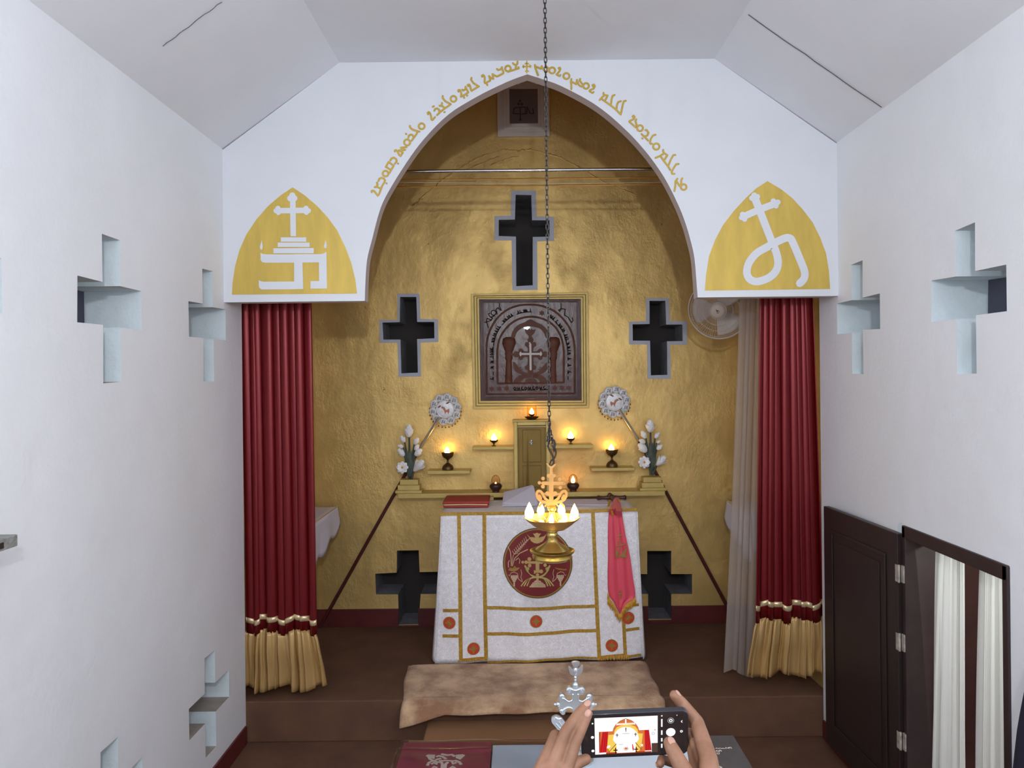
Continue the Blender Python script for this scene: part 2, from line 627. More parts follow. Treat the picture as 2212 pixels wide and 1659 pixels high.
# ================================================================ THE SETTING
XL, XR = -1.745, 1.905          # inner faces of the nave's side walls
YA, YAB = 4.40, 4.495         # front and back of the arch wall
YP = 4.68                     # front edge of the sanctuary floor
YB = 6.07                     # gold back wall
ZN = -0.26                    # nave floor
SL, SR = -1.825, 1.955         # sanctuary side walls
ZE, ZC = 3.40, 3.912          # eaves and flat ceiling of the nave
XC0, XC1 = -1.045, 1.185      # edges of the flat part of the ceiling
YR = -3.0                     # rear wall of the nave
ZS = 4.62                     # sanctuary ceiling

M_L = Matrix(((0, 0, 1, XL), (1, 0, 0, 0), (0, 1, 0, 0), (0, 0, 0, 1)))   # (Y, Z, +X)
M_R = Matrix(((0, 0, -1, XR), (1, 0, 0, 0), (0, 1, 0, 0), (0, 0, 0, 1)))  # (Y, Z, -X)


def jig(pts, a=0.004):
    return [(x + random.uniform(-a, a), y + random.uniform(-a, a)) for x, y in pts]


def cross(c, w, arm, z0, z1, a0, a1):
    return jig([(c - w, z0), (c + w, z0), (c + w, a0), (c + arm, a0), (c + arm, a1), (c + w, a1), (c + w, z1), (c - w, z1), (c - w, a1), (c - arm, a1), (c - arm, a0), (c - w, a0)])


n_win = [0]


def opening(poly, M, depth, mrev, mback, msill=None):
    """a cross-shaped opening through the wall: its reveals, and the board that closes it outside"""
    n_win[0] += 1
    mb = MB()
    m = len(poly)
    for i in range(m):
        j = (i + 1) % m
        p, q = poly[i], poly[j]
        mb.mi = 1 if (msill and abs(p[1] - q[1]) < 0.02 and any(abs(k[1] - (p[1] + q[1]) / 2) > 0.02 for k in poly) and is_sill(poly, i)) else 0
        mb.add([(p[0], p[1], 0), (q[0], q[1], 0), (q[0], q[1], -depth), (p[0], p[1], -depth)], [(0, 1, 2, 3)], M)
    o = struct('window_%d' % n_win[0], mb, [mrev, msill or mrev])
    b = MB()
    b.flat(poly, (), M, -depth + 0.004)
    struct('window_backing', b, mback, o)
    return o


def is_sill(poly, i):
    a = sum(poly[k][0] * poly[(k + 1) % len(poly)][1] - poly[(k + 1) % len(poly)][0] * poly[k][1] for k in range(len(poly)))
    d = poly[(i + 1) % len(poly)][0] - poly[i][0]
    return d * a > 0


UP = dict(w=0.07, arm=0.25, z0=2.03, z1=2.655, a0=2.27, a1=2.455)
LO = dict(w=0.07, arm=0.27, z0=-0.05, z1=0.50, a0=0.145, a1=0.31)
left_holes = [cross(y, **UP) for y in (4.175, 3.185, 2.26)] + [cross(y, **LO) for y in (4.15, 3.13)]
right_holes = [cross(y, **dict(UP, arm=0.262)) for y in (4.16, 3.15, 2.17)]
DY0, DY1, DZ = 2.885, 3.675, 1.278     # doorway
door_hole = [(DY0, ZN), (DY1, ZN), (DY1, DZ), (DY0, DZ)]

mb = MB()
mb.flat([(YR, ZN), (YP, ZN), (YP, ZE + 0.02), (YR, ZE + 0.02)], left_holes, M_L)
mb.add([(XL, YP, ZN), (SL - 0.05, YP, ZN), (SL - 0.05, YP, ZE), (XL, YP, ZE)], [(0, 1, 2, 3)])
struct('wall_left', mb, M_white)
mb = MB()
mb.flat([(YR, ZN), (DY0, ZN), (DY0, DZ), (DY1, DZ), (DY1, ZN), (YP, ZN), (YP, ZE + 0.02), (YR, ZE + 0.02)], right_holes, M_R)
mb.add([(XR, YP, ZN), (SR + 0.05, YP, ZN), (SR + 0.05, YP, ZE), (XR, YP, ZE)], [(0, 1, 2, 3)])
for a, b in (((DY0, ZN), (DY0, DZ)), ((DY0, DZ), (DY1, DZ)), ((DY1, DZ), (DY1, ZN))):   # doorway reveals
    mb.add([(a[0], a[1], 0), (b[0], b[1], 0), (b[0], b[1], -0.25), (a[0], a[1], -0.25)], [(0, 1, 2, 3)], M_R)
wall_r = struct('wall_right', mb, M_white)
for h in left_holes:
    opening(h, M_L, 0.27, M_reveal, M_navy, M_sill)
for h in right_holes:
    opening(h, M_R, 0.265, M_reveal, M_navy, M_reveal)

mb = MB().flat([(XL - .02, ZN), (XR + .02, ZN), (XR + .02, ZE), (XC1, ZC), (XC0, ZC), (XL - .02, ZE)], (), facing(YR))
struct('wall_rear', mb, M_white)

# nave ceiling: flat in the middle, sloping to the eaves
mb = MB()
prof = [(XL - 0.01, ZE), (XC0, ZC), (XC1, ZC), (XR + 0.01, ZE)]
for a, b in zip(prof, prof[1:]):
    mb.add([(a[0], YR, a[1]), (b[0], YR, b[1]), (b[0], YA + 0.02, b[1]), (a[0], YA + 0.02, a[1])], [(0, 1, 2, 3)])
ceil = struct('ceiling', mb, M_ceil)


def slope(side, s):
    a, b = ((XL, ZE), (XC0, ZC)) if side < 0 else ((XR, ZE), (XC1, ZC))
    return a[0] + (b[0] - a[0]) * s, a[1] + (b[1] - a[1]) * s - 0.002


for side, y, s0, s1, w in ((1, 3.83, 0.02, 0.97, 0.0022), (-1, 3.30, 0.25, 0.63, 0.0014)):
    mb = MB()
    pts = [slope(side, s0 + (s1 - s0) * k / 14) for k in range(15)]
    P = [(x, y + random.uniform(-.004, .004), z) for x, z in pts]
    mb.tube(P, w, 6)
    struct('ceiling_joint', mb, M_crack, ceil)

# floors
mb = MB().box((XL - .05, YR, ZN - .05), (XR + .05, YP + .02, ZN))
struct('floor', mb, M_carpet)
mb = MB().box((SL - .05, YP, ZN), (SR + .05, YB + .05, 0))
struct('floor_sanctuary', mb, M_carpet, bevel=0.008)
mb = MB().box((-0.595, 4.20, ZN), (0.86, YP, -0.13))
struct('floor_step', mb, M_step, bevel=0.012)
mb = MB().box((XL, YR, ZN), (XL + 0.014, YP - 0.015, -0.145))
struct('baseboard_left', mb, M_redskirt, bevel=0.003)
mb = MB().box((XR - 0.014, YR, ZN), (XR, DY0 - .08, -0.145)).box((XR - 0.014, DY1 + .08, ZN), (XR, YP - 0.015, -0.145))
struct('baseboard_right', mb, M_redskirt, bevel=0.003)

mb = MB().flat(jig([(DY1 + .005, DZ - .10), (DY1 + .05, DZ - .09), (DY1 + .065, DZ - .01), (DY1 + .02, DZ + .012), (DY1 + .002, DZ - .01)], .006), (), M_R, 0.003)
wr_patch = struct('wall_patch', mb, M_reveal, wall_r)

# sanctuary: gold back wall with cross openings, painted side walls, ceiling
c3, c4, c5, c8 = crop(800, 620, .1386), crop(1040, 400, .1447), crop(1340, 630, .1206), crop(790, 1170, .1206)
inner = [
    c3([(465, 155), (718, 155), (730, 545), (995, 545), (1000, 800), (730, 812), (742, 1335), (485, 1345), (470, 820), (205, 820), (190, 555), (460, 548)]),
    c4([(510, 145), (745, 150), (755, 525), (1015, 525), (1015, 770), (765, 775), (765, 1495), (520, 1510), (515, 770), (258, 760), (258, 520), (500, 515)]),
    c5([(520, 165), (805, 165), (820, 590), (1110, 590), (1115, 885), (835, 890), (840, 1490), (545, 1500), (530, 880), (222, 878), (218, 585), (522, 580)]),
    c8([(560, 160), (950, 155), (965, 545), (1310, 540), (1310, 935), (985, 940), (945, 1480), (595, 1485), (580, 945), (185, 945), (170, 575), (555, 555)]),
    [(1398, 1190), (1450, 1190), (1450, 1240), (1495, 1240), (1495, 1283), (1450, 1283), (1450, 1337), (1400, 1337), (1400, 1283), (1362, 1283), (1362, 1240), (1398, 1240)],
]
outer = [
    c3([(425, 105), (765, 105), (780, 498), (1055, 505), (1060, 855), (785, 868), (790, 1395), (440, 1400), (425, 870), (150, 870), (140, 515), (425, 515)]),
    c4([(445, 85), (812, 85), (822, 470), (1080, 475), (1085, 830), (830, 840), (838, 1560), (465, 1570), (450, 825), (195, 825), (195, 465), (440, 455)]),
    c5([(460, 118), (870, 118), (885, 525), (1190, 530), (1190, 950), (890, 950), (900, 1560), (485, 1560), (478, 945), (155, 945), (155, 540), (455, 530)]),
]
inner = [PX(p, YB) for p in inner]
outer = [PX(p, YB) for p in outer]
SRB = 1.867
mb = MB().flat([(SL - .02, -0.01), (SRB + .02, -0.01), (SRB + .02, ZS), (SL - .02, ZS)], inner, facing(YB))
back = struct('wall_back', mb, M_gold)
for i, p in enumerate(inner):
    w = opening(p, facing(YB), 0.30, M_greyreveal, M_dark)
    if i < 3:
        b = MB().prism(outer[i], [p], facing(YB), 0.006)
        struct('window_surround', b, M_border, w)
# a ragged ridge in the gold plaster, bowed above the middle cross
for pts in ([(905, 432), (935, 408), (962, 385), (1000, 360), (1030, 343), (1060, 332), (1090, 324), (1120, 326), (1150, 324), (1180, 331), (1215, 343), (1245, 358), (1290, 385), (1330, 404), (1375, 422)],
            [(1060, 358), (1090, 345), (1120, 338)], [(890, 445), (912, 430)], [(1000, 372), (1050, 348), (1080, 338)]):
    Q = catmull([(*xz(x, y, YB), 0) for x, y in pts], 8)
    P = [Vector((p.x + random.uniform(-.004, .004), YB, p.y + random.uniform(-.005, .005))) for p in Q]
    mb = MB().tube(P, [random.uniform(.003, .010) for _ in P], 6)
    struct('wall_ridge', mb, M_gold, back)
mb = MB()
mb.add([(SL, YP, 0), (SL, YB + .02, 0), (SL, YB + .02, ZS), (SL, YP, ZS)], [(0, 1, 2, 3)])
mb.add([(SL, YAB - .01, ZE - .3), (SL, YP, ZE - .3), (SL, YP, ZS), (SL, YAB - .01, ZS)], [(0, 1, 2, 3)])
struct('wall_sanctuary_left', mb, M_gold)
mb = MB()
mb.add([(SR, YP, 0), (SRB, YB + .02, 0), (SRB, YB + .02, ZS), (SR, YP, ZS)], [(0, 1, 2, 3)])
mb.add([(SR, YAB - .01, ZE - .3), (SR, YP, ZE - .3), (SR, YP, ZS), (SR, YAB - .01, ZS)], [(0, 1, 2, 3)])
struct('wall_sanctuary_right', mb, M_gold)
mb = MB().box((SL - .05, YAB - .02, ZS), (SR + .05, YB + .05, ZS + .05))
struct('ceiling_sanctuary', mb, M_gold)
mb = MB().box((SL - .05, YAB, ZC + .02), (SR + .05, YAB + .04, ZS))
mb.box((SL - .05, YAB, ZE - .02), (XC0 - .3, YAB + .04, ZC + .02)).box((XC1 + .3, YAB, ZE - .02), (SR + .05, YAB + .04, ZC + .02))
struct('wall_upper', mb, M_gold)
mb = MB().box((SL, YB - .015, 0), (SRB, YB, 0.145))
skirt_gap = []
mbs = MB()
xs = [SL, inner[3][7][0], inner[3][6][0], inner[4][7][0], inner[4][6][0], SRB]
for a, b in ((xs[0], min(xs[1], xs[2])), (max(xs[1], xs[2]), min(xs[3], xs[4])), (max(xs[3], xs[4]), xs[5])):
    mbs.box((a, YB - .012, 0), (b, YB + .001, 0.145))
for p in (inner[3], inner[4]):
    zb0 = min(q[1] for q in p) - .004
    if zb0 > .004:
        mbs.box((min(p[6][0], p[7][0]) - .01, YB - .012, 0), (max(p[6][0], p[7][0]) + .01, YB + .001, zb0))
struct('baseboard_back', mbs, M_redskirt, bevel=0.003)

# the white wall with the pointed arch
cL3, cR4 = crop(480, 380, .1809), crop(1480, 380, .1809)
arch_px = [(788, 652), (789, 615), (793, 561), (804, 516), (820, 456), (838, 416), (877.5, 352), (917, 299), (969, 247), (1029, 209.5), (1078.5, 184.6), (1108, 171.7), (1139, 160.5),
           (1174, 171.7), (1209.6, 184.6), (1269, 215.5), (1309, 243), (1349, 278), (1379, 309), (1408.6, 345), (1438, 388.6), (1464, 440), (1480, 480), (1491, 517), (1500, 557), (1505, 615), (1507, 642)]
A = PX(arch_px, YA)
a1 = [tuple(p) for p in catmull([(x, z, 0) for x, z in A[:13]], 4)]
a2 = [tuple(p) for p in catmull([(x, z, 0) for x, z in A[12:]], 4)]
arc = [(p[0], p[1]) for p in a1] + [(p[0], p[1]) for p in a2[1:]]
ZB = 2.495
arc[0] = (arc[0][0], ZB)
arc[-1] = (arc[-1][0], ZB)
outline = [(XL, ZB)] + arc + [(XR, ZB), (XR, ZE), (XC1, ZC), (XC0, ZC), (XL, ZE)]
mb = MB()
mb.prism(outline, (), facing(YA), YAB - YA, -(YAB - YA))
for k in range(len(mb.f)):
    vs = [mb.v[i] for i in mb.f[k]]
    ys = {round(v.y, 3) for v in vs}
    if len(ys) > 1:
        mb.m[k] = 1
    elif round(YAB, 3) in ys:
        mb.m[k] = 2
archw = struct('wall_arch', mb, [M_arch, M_pink, M_gold])


zc = [0]


def trefoil(mb, pts, r, M, z, c, q):
    for (x, y), k in zip(pts, r):
        p = xz(*c([(x, y)])[0], YA)
        zc[0] += 1
        mb.add([(p[0] + math.cos(2 * PI * i / 18) * k * q, p[1] + math.sin(2 * PI * i / 18) * k * q, z + 5e-5 * zc[0]) for i in range(18)], [tuple(range(18))], M)


PXM = YA / F          # metres per picture pixel on the arch wall
MA = facing(YA)
# left painted emblem: altar with a cross
pan = cL3([(842, 137), (980, 228), (1130, 355), (1260, 495), (1370, 645), (1470, 850), (1540, 1035), (1590, 1240), (1610, 1405), (118, 1418), (125, 1280), (155, 1080), (210, 880), (290, 700), (410, 520), (550, 360), (700, 232)])
mb = MB().prism(PX(pan, YA), (), MA, 0.002)
e = struct('painted_panel', mb, M_goldpaint, archw, label='gold pointed panel painted with a white altar and cross')
mb = MB()
Z1 = 0.0035


def poly(mb, c, pts, z=Z1):
    zc[0] += 1
    mb.flat(PX(c(pts), YA), (), MA, z + 5e-5 * zc[0])


poly(mb, cL3, [(810, 260), (878, 260), (885, 722), (818, 722)])
poly(mb, cL3, [(670, 384), (1010, 380), (1010, 447), (670, 450)])
for pts in ([(703, 735), (1005, 735), (1005, 787), (703, 787)], [(665, 797), (1045, 797), (1048, 850), (665, 850)], [(613, 865), (1095, 862), (1095, 926), (613, 926)],
            [(460, 918), (480, 930), (520, 938), (860, 938), (860, 1037), (510, 1037), (478, 1028), (462, 1005)], [(860, 936), (958, 936), (970, 1350), (862, 1354)],
            [(958, 936), (1180, 935), (1220, 925), (1246, 905), (1249, 1033), (958, 1035)], [(1157, 1033), (1249, 1033), (1254, 1346), (1160, 1346)], [(1057, 1258), (1161, 1256), (1161, 1346), (1055, 1346)],
            [(438, 1243), (465, 1258), (500, 1264), (864, 1262), (864, 1354), (480, 1358), (452, 1346), (440, 1320)],
            [(474, 765), (482, 805), (488, 845), (484, 872), (470, 887), (455, 872), (453, 845), (466, 805)], [(1238, 762), (1246, 800), (1252, 838), (1248, 858), (1234, 868), (1218, 856), (1216, 838), (1230, 800)]):
    poly(mb, cL3, pts)
q = .1809 * PXM
trefoil(mb, [(840, 236), (814, 270), (866, 270), (668, 390), (645, 418), (674, 440), (1003, 390), (1033, 418), (1008, 438)], [38, 36, 36, 32, 30, 30, 32, 30, 30], MA, Z1, cL3, q)
struct('painted_emblem', mb, M_arch, e)
# right painted emblem: slanted letter crowned by a cross
pan = cR4([(982, 63), (1150, 163), (1280, 268), (1400, 398), (1520, 555), (1610, 735), (1680, 925), (1715, 1130), (1730, 1350), (235, 1370), (250, 1180), (285, 960), (360, 760), (450, 590), (580, 420), (720, 268), (850, 147)])
mb = MB().prism(PX(pan, YA), (), MA, 0.002)
e = struct('painted_panel', mb, M_goldpaint, archw, label='gold pointed panel painted with a white slanted letter and cross')
mb = MB()
st = [[(835, 280), (890, 420), (960, 600), (1030, 780), (1085, 915), (1107, 1030), (1085, 1130), (1000, 1215), (865, 1262), (775, 1238), (735, 1160), (757, 1045), (845, 930), (960, 860), (1080, 795), (1190, 745), (1245, 745), (1280, 790), (1390, 1050), (1426, 1160), (1415, 1230), (1365, 1285)]]
mb.ink([PX(cR4([(p.x, p.y) for p in catmull([(x, y, 0) for x, y in s], 4)]), YA) for s in st], 92 * q, MA, 0, Z1)
mb.ink([PX(cR4([(690, 490), (880, 405), (1085, 328)]), YA)], 82 * q, MA, 0, Z1)
trefoil(mb, [(822, 235), (792, 268), (860, 250), (682, 462), (668, 500), (708, 518), (1050, 302), (1105, 316), (1082, 360)], [36, 32, 32, 32, 30, 32, 32, 32, 32], MA, Z1, cR4, q)
struct('painted_emblem', mb, M_arch, e)


def ring(cx, cy, r, n=16, sx=1.0):
    return [(cx + r * sx * math.cos(2 * PI * k / n), cy + r * math.sin(2 * PI * k / n)) for k in range(n + 1)]


words = [
 ((790, 260), .1085, [
  [(120, 1430), (118, 1405), (145, 1398), (175, 1415), (205, 1455), (240, 1500), (265, 1470), (330, 1300)], [(225, 1240), (235, 1285), (205, 1330), (180, 1330)], [(240, 1275), (225, 1325), (300, 1362)],
  [(255, 1210), (270, 1165), (310, 1145), (360, 1160), (385, 1195), (370, 1235), (345, 1275)], ring(395, 1060, 56), [(400, 930), (455, 830), (555, 900), (475, 1045)], [(410, 930), (480, 975)],
  [(490, 800), (515, 757), (560, 742), (605, 770), (618, 810), (580, 865)], [(412, 1252), (418, 1258)], [(640, 858), (648, 864)],
  [(580, 620), (580, 600), (610, 595), (640, 630), (665, 690), (695, 712), (740, 640), (660, 598), (785, 590), (700, 545), (812, 535)], ring(825, 440, 60),
  [(850, 345), (855, 310), (890, 285), (930, 290), (945, 320)], [(915, 405), (1010, 275), (1035, 225)], [(800, 268), (810, 274)], [(880, 110), (890, 150), (940, 185), (1025, 215)]]),
 ((880, 150), .0844, [
  [(60, 1465), (110, 1530), (190, 1565), (310, 1593)], ring(365, 1455, 75),
  [(530, 1150), (520, 1110), (550, 1095), (580, 1120), (605, 1190), (615, 1280), (640, 1300), (705, 1225)],
  [(690, 1060), (705, 1015), (760, 1000), (815, 1035), (820, 1100)], [(760, 1170), (850, 1085), (950, 1005), (1110, 892)], [(650, 958), (680, 942)], [(945, 1098), (958, 1092)],
  [(825, 930), (870, 930), (890, 880), (885, 860)], [(885, 930), (955, 985)], [(905, 680), (905, 735), (970, 815), (1110, 890)], ring(1180, 755, 75),
  [(1310, 570), (1300, 535), (1340, 525), (1368, 570), (1382, 640), (1370, 700), (1450, 660), (1560, 590)], [(1405, 520), (1430, 540), (1485, 510), (1490, 440)], [(1490, 460), (1555, 580)], [(1440, 690), (1453, 730)], [(1525, 676), (1535, 668)],
  [(1555, 430), (1545, 395), (1585, 390), (1610, 440), (1625, 520), (1645, 550), (1720, 500), (1830, 437)], [(1642, 215), (1630, 265), (1690, 350), (1820, 435)]]),
 ((1020, 120), .0633, [
  [(345, 725), (328, 690), (375, 665), (420, 715), (432, 800), (420, 910), (445, 945), (600, 865), (618, 840), (578, 705), (640, 770), (722, 798), (692, 635), (780, 690), (850, 718), (1060, 610), (1062, 560), (1005, 410)], [(1015, 400), (980, 470), (880, 500), (845, 460)], [(498, 950), (514, 1010)],
  ring(1220, 445, 95), [(1220, 552), (1330, 520), (1590, 440), (1575, 400)], [(1485, 420), (1500, 320), (1430, 305), (1392, 262)], [(1500, 320), (1545, 285), (1545, 210)]]),
]
words_r = [
 ((1150, 120), .0678, [
  [(78, 300), (92, 390), (130, 500), (178, 630)], [(90, 350), (190, 392), (285, 420), (300, 335)], [(300, 345), (380, 480), (430, 512), (530, 490)], [(425, 330), (530, 430)],
  ring(630, 475, 95), [(860, 430), (835, 400), (875, 388), (890, 430), (865, 500), (820, 550), (770, 605), (870, 655), (892, 620)], ring(1085, 655, 95),
  [(1245, 750), (1225, 840), (1240, 950), (1240, 1075)], [(1240, 830), (1330, 880), (1398, 915), (1422, 775)], [(1425, 790), (1475, 930), (1550, 988), (1610, 985)], [(1520, 750), (1510, 800), (1590, 910)], ring(1710, 970, 90),
  [(1935, 985), (1915, 945), (1960, 925), (1990, 985), (1950, 1055), (1830, 1110), (1825, 1140), (1910, 1195), (1950, 1165)]]),
 ((1280, 190), .0844, [
  [(280, 125), (278, 160), (320, 188), (385, 195), (335, 300)], [(290, 195), (180, 310)], [(220, 275), (440, 430), (590, 545), (722, 680)], [(565, 180), (510, 205), (485, 300), (470, 430)], [(725, 340), (655, 365), (622, 450), (612, 545)], [(850, 330), (800, 340), (770, 440), (722, 680)],
  [(1055, 755), (1025, 735), (1050, 710), (1078, 745), (1050, 800), (945, 850), (940, 865), (1100, 1005)], [(1120, 805), (1100, 850), (1130, 965)], ring(1215, 1030, 75),
  [(1350, 1080), (1385, 1080), (1430, 1150), (1400, 1220), (1340, 1240)], [(1255, 1180), (1420, 1345)], [(1270, 1288), (1280, 1296)], [(1610, 1200), (1550, 1215), (1490, 1300), (1468, 1400), (1485, 1432), (1520, 1430)], ring(1630, 1500, 80)]),
 ((1390, 300), .0723, [
  [(590, 330), (580, 360), (620, 430), (715, 490), (635, 610)], [(605, 440), (490, 515), (355, 570)], [(510, 520), (600, 650), (720, 800), (800, 930)], [(950, 480), (890, 490), (820, 610), (750, 780)], [(1050, 750), (975, 760), (895, 880), (842, 990), (855, 1045), (925, 1045)],
  [(1012, 1190), (955, 1270), (952, 1400), (922, 1560)], [(975, 1255), (1085, 1415)], [(1160, 1180), (1132, 1220), (1122, 1390)], ring(1200, 1440, 85)]),
]
for name, grp, lab in (('painted_lettering', words, 'gold letters up the left flank of the arch'), ('painted_lettering', words_r, 'gold letters down the right flank of the arch')):
    mb = MB()
    for (ox, oy), s, sts in grp:
        c = crop(ox, oy, s)
        S = [PX(c(t), YA) for t in sts]
        mb.mi = 1
        mb.ink(S, 4.1 * PXM, MA, 0, 0.0012)
        mb.mi = 0
        mb.ink(S, 3.0 * PXM, MA, 0, 0.0022)
    struct(name, mb, [M_goldink, M_goldink2], archw, label=lab)
mb = MB()
cc = crop(1020, 120, .0633)
mb.ink([PX(cc(t), YA) for t in ([(1865, 250), (1867, 330), (1867, 530)], [(1750, 385), (1985, 370)], [(1820, 545), (1867, 525), (1920, 545)], [(1810, 285), (1867, 262), (1922, 282)], [(1745, 335), (1752, 420)], [(1968, 325), (1982, 405)])], 2.8 * PXM, MA, 0, 0.0022)
for x, y in ((1865, 210), (1725, 393), (2005, 362), (1862, 592)):
    p = xz(*cc([(x, y)])[0], YA)
    mb.add([(p[0] + math.cos(k * PI / 5) * 1.5 * PXM, p[1] + math.sin(k * PI / 5) * 1.7 * PXM, 0.0031) for k in range(10)], [tuple(range(10))], MA)
struct('painted_cross', mb, M_goldink, archw, label='small gold cross above the tip of the arch')

# side door: frame, open leaf, vestry behind it
JW = 0.06
mb = MB()
mb.box((XR - 0.012, DY1 - JW + .03, ZN), (XR + 0.16, DY1 + .002, DZ)).box((XR - 0.012, DY0 - .002, ZN), (XR + 0.16, DY0 + JW - .03, DZ)).box((XR - 0.012, DY0, DZ - JW), (XR + 0.16, DY1, DZ + .002))
frame = struct('door_1', mb, M_frame, bevel=0.004)
LW, LT, LZ0, LZ1 = 0.79, 0.036, -0.18, 1.236
hx, hy = XR - 0.016, DY1 + 0.005
ang = math.atan2(0.040, LW)
ML = Matrix(((-math.sin(ang), -math.cos(ang), 0, hx), (math.cos(ang), -math.sin(ang), 0, hy), (0, 0, 1, 0), (0, 0, 0, 1)))   # (along leaf, into the room, up)
mb = MB()
mb.box((0, -LT / 2, LZ0), (LW, LT / 2, LZ1), ML)
leaf = struct('door_leaf', mb, M_door, frame, bevel=0.004)
mb = MB()
for (x0, z0, x1, z1, y, w) in ((0.10, LZ0 + .13, LW - .10, LZ1 - .12, LT / 2, 0.02),):
    mb.box((x0, y, z0), (x1, y + .008, z0 + w), ML).box((x0, y, z1 - w), (x1, y + .008, z1), ML).box((x0, y, z0 + w), (x0 + w, y + .008, z1 - w), ML).box((x1 - w, y, z0 + w), (x1, y + .008, z1 - w), ML)
    mb.box((x0 + .06, y, z0 + .06), (x1 - .06, y + .006, z1 - .06), ML)
struct('door_moulding', mb, M_door, leaf, bevel=0.004)
for z in (1.04, 0.70, 0.21):
    mb = MB().box((-0.003, LT / 2 - .002, z - .042), (0.016, LT / 2 + .002, z + .042), ML).box((-.030, -.004, z - .042), (-.008, .004, z + .042), ML)
    mb.tube([ML @ Vector((-.008, .014, z - .044)), ML @ Vector((-.008, .014, z + .044))], .006, 8)
    struct('door_hinge', mb, M_hinge, frame)
VX1 = 3.35
mb = MB()
mb.add([(XR + .25, 1.4, ZN), (VX1, 1.4, ZN), (VX1, 4.6, ZN), (XR + .25, 4.6, ZN)], [(0, 1, 2, 3)])
mb.add([(XR + .25, 1.4, 1.95), (VX1, 1.4, 1.95), (VX1, 4.6, 1.95), (XR + .25, 4.6, 1.95)], [(0, 1, 2, 3)])
mb.add([(VX1, 1.4, ZN), (VX1, 4.6, ZN), (VX1, 4.6, 1.95), (VX1, 1.4, 1.95)], [(0, 1, 2, 3)])
mb.add([(XR + .25, 4.6, ZN), (VX1, 4.6, ZN), (VX1, 4.6, 1.95), (XR + .25, 4.6, 1.95)], [(0, 1, 2, 3)])
mb.add([(XR + .25, 1.4, ZN), (VX1, 1.4, ZN), (VX1, 1.4, 1.95), (XR + .25, 1.4, 1.95)], [(0, 1, 2, 3)])
for y0, y1 in ((1.4, DY0), (DY1, 4.6)):
    mb.add([(XR + .25, y0, ZN), (XR + .25, y1, ZN), (XR + .25, y1, 1.95), (XR + .25, y0, 1.95)], [(0, 1, 2, 3)])
mb.add([(XR + .25, DY0, DZ), (XR + .25, DY1, DZ), (XR + .25, DY1, 1.95), (XR + .25, DY0, 1.95)], [(0, 1, 2, 3)])
struct('wall_vestry', mb, M_vestry)
mb = MB().box((VX1 - .03, 1.4, 0.42), (VX1, 4.6, 0.52))
struct('trim_1', mb, M_cream)
# ================================================================ SANCTUARY FITTINGS ON THE GOLD WALL
def bx(mb, pl, pr, Y0, Y1, z0, z1):
    """box between two picture columns at depth Y0 (front), back at Y1, from z0 to z1"""
    y = VY - 40
    mb.box((W(pl, y, Y0).x, Y0, z0), (W(pr, y, Y0).x, Y1, z1))
    return mb


def z_at(px, py, Y):
    return W(px, py, Y).z


# carved wooden plaque in its gold moulding
cP = crop(1000, 620, .1688)
plq = thing('carved_plaque', 'dark carved wooden plaque with arch and cross in a gold moulded surround', 'plaque', W(1145, 880, YB))


def lerp_quad(Q, R_, t):
    return [tuple(a + (b - a) * t for a, b in zip(p, r)) for p, r in zip(Q, R_)]


gq = [(105, 92), (1602, 68), (1612, 1547), (133, 1562)]
wq = [(207, 162), (1506, 157), (1516, 1452), (228, 1457)]
steps = [0, .34, .42, .68, .76, 1.0]
hs = [0.022, 0.004, 0.027, 0.005, 0.032]
mb = MB()
for k in range(5):
    o_, i_ = lerp_quad(gq, wq, steps[k]), lerp_quad(gq, wq, steps[k + 1] + .01)
    mb.prism(PX(cP(o_), YB), [PX(cP(i_), YB)], facing(YB), hs[k])
obj('gold_moulding', mb, M_goldshelf, plq, bevel=0.002)
iq = [(262, 205), (1450, 198), (1458, 1395), (290, 1400)]
hs = [0.030, 0.022, 0.034, 0.026, 0.020]
mb = MB()
for k in range(5):
    o_, i_ = lerp_quad(wq, iq, k / 5), lerp_quad(wq, iq, (k + 1) / 5 + .01)
    mb.prism(PX(cP(o_), YB), [PX(cP(i_), YB)], facing(YB), hs[k])
obj('wooden_moulding', mb, M_wood, plq, bevel=0.002)
mb = MB().prism(PX(cP(iq), YB), (), facing(YB), 0.012)
obj('panel', mb, M_wood, plq)
YQ = YB - 0.012
MQ = facing(YQ)
PQ = YQ / F * .1688


def band(pts, r, close=False):
    Q = [W(x, y, YQ) for x, y in cP(pts)]
    return MB().tube(Q, r, 8, closed=close, flat=0.8)


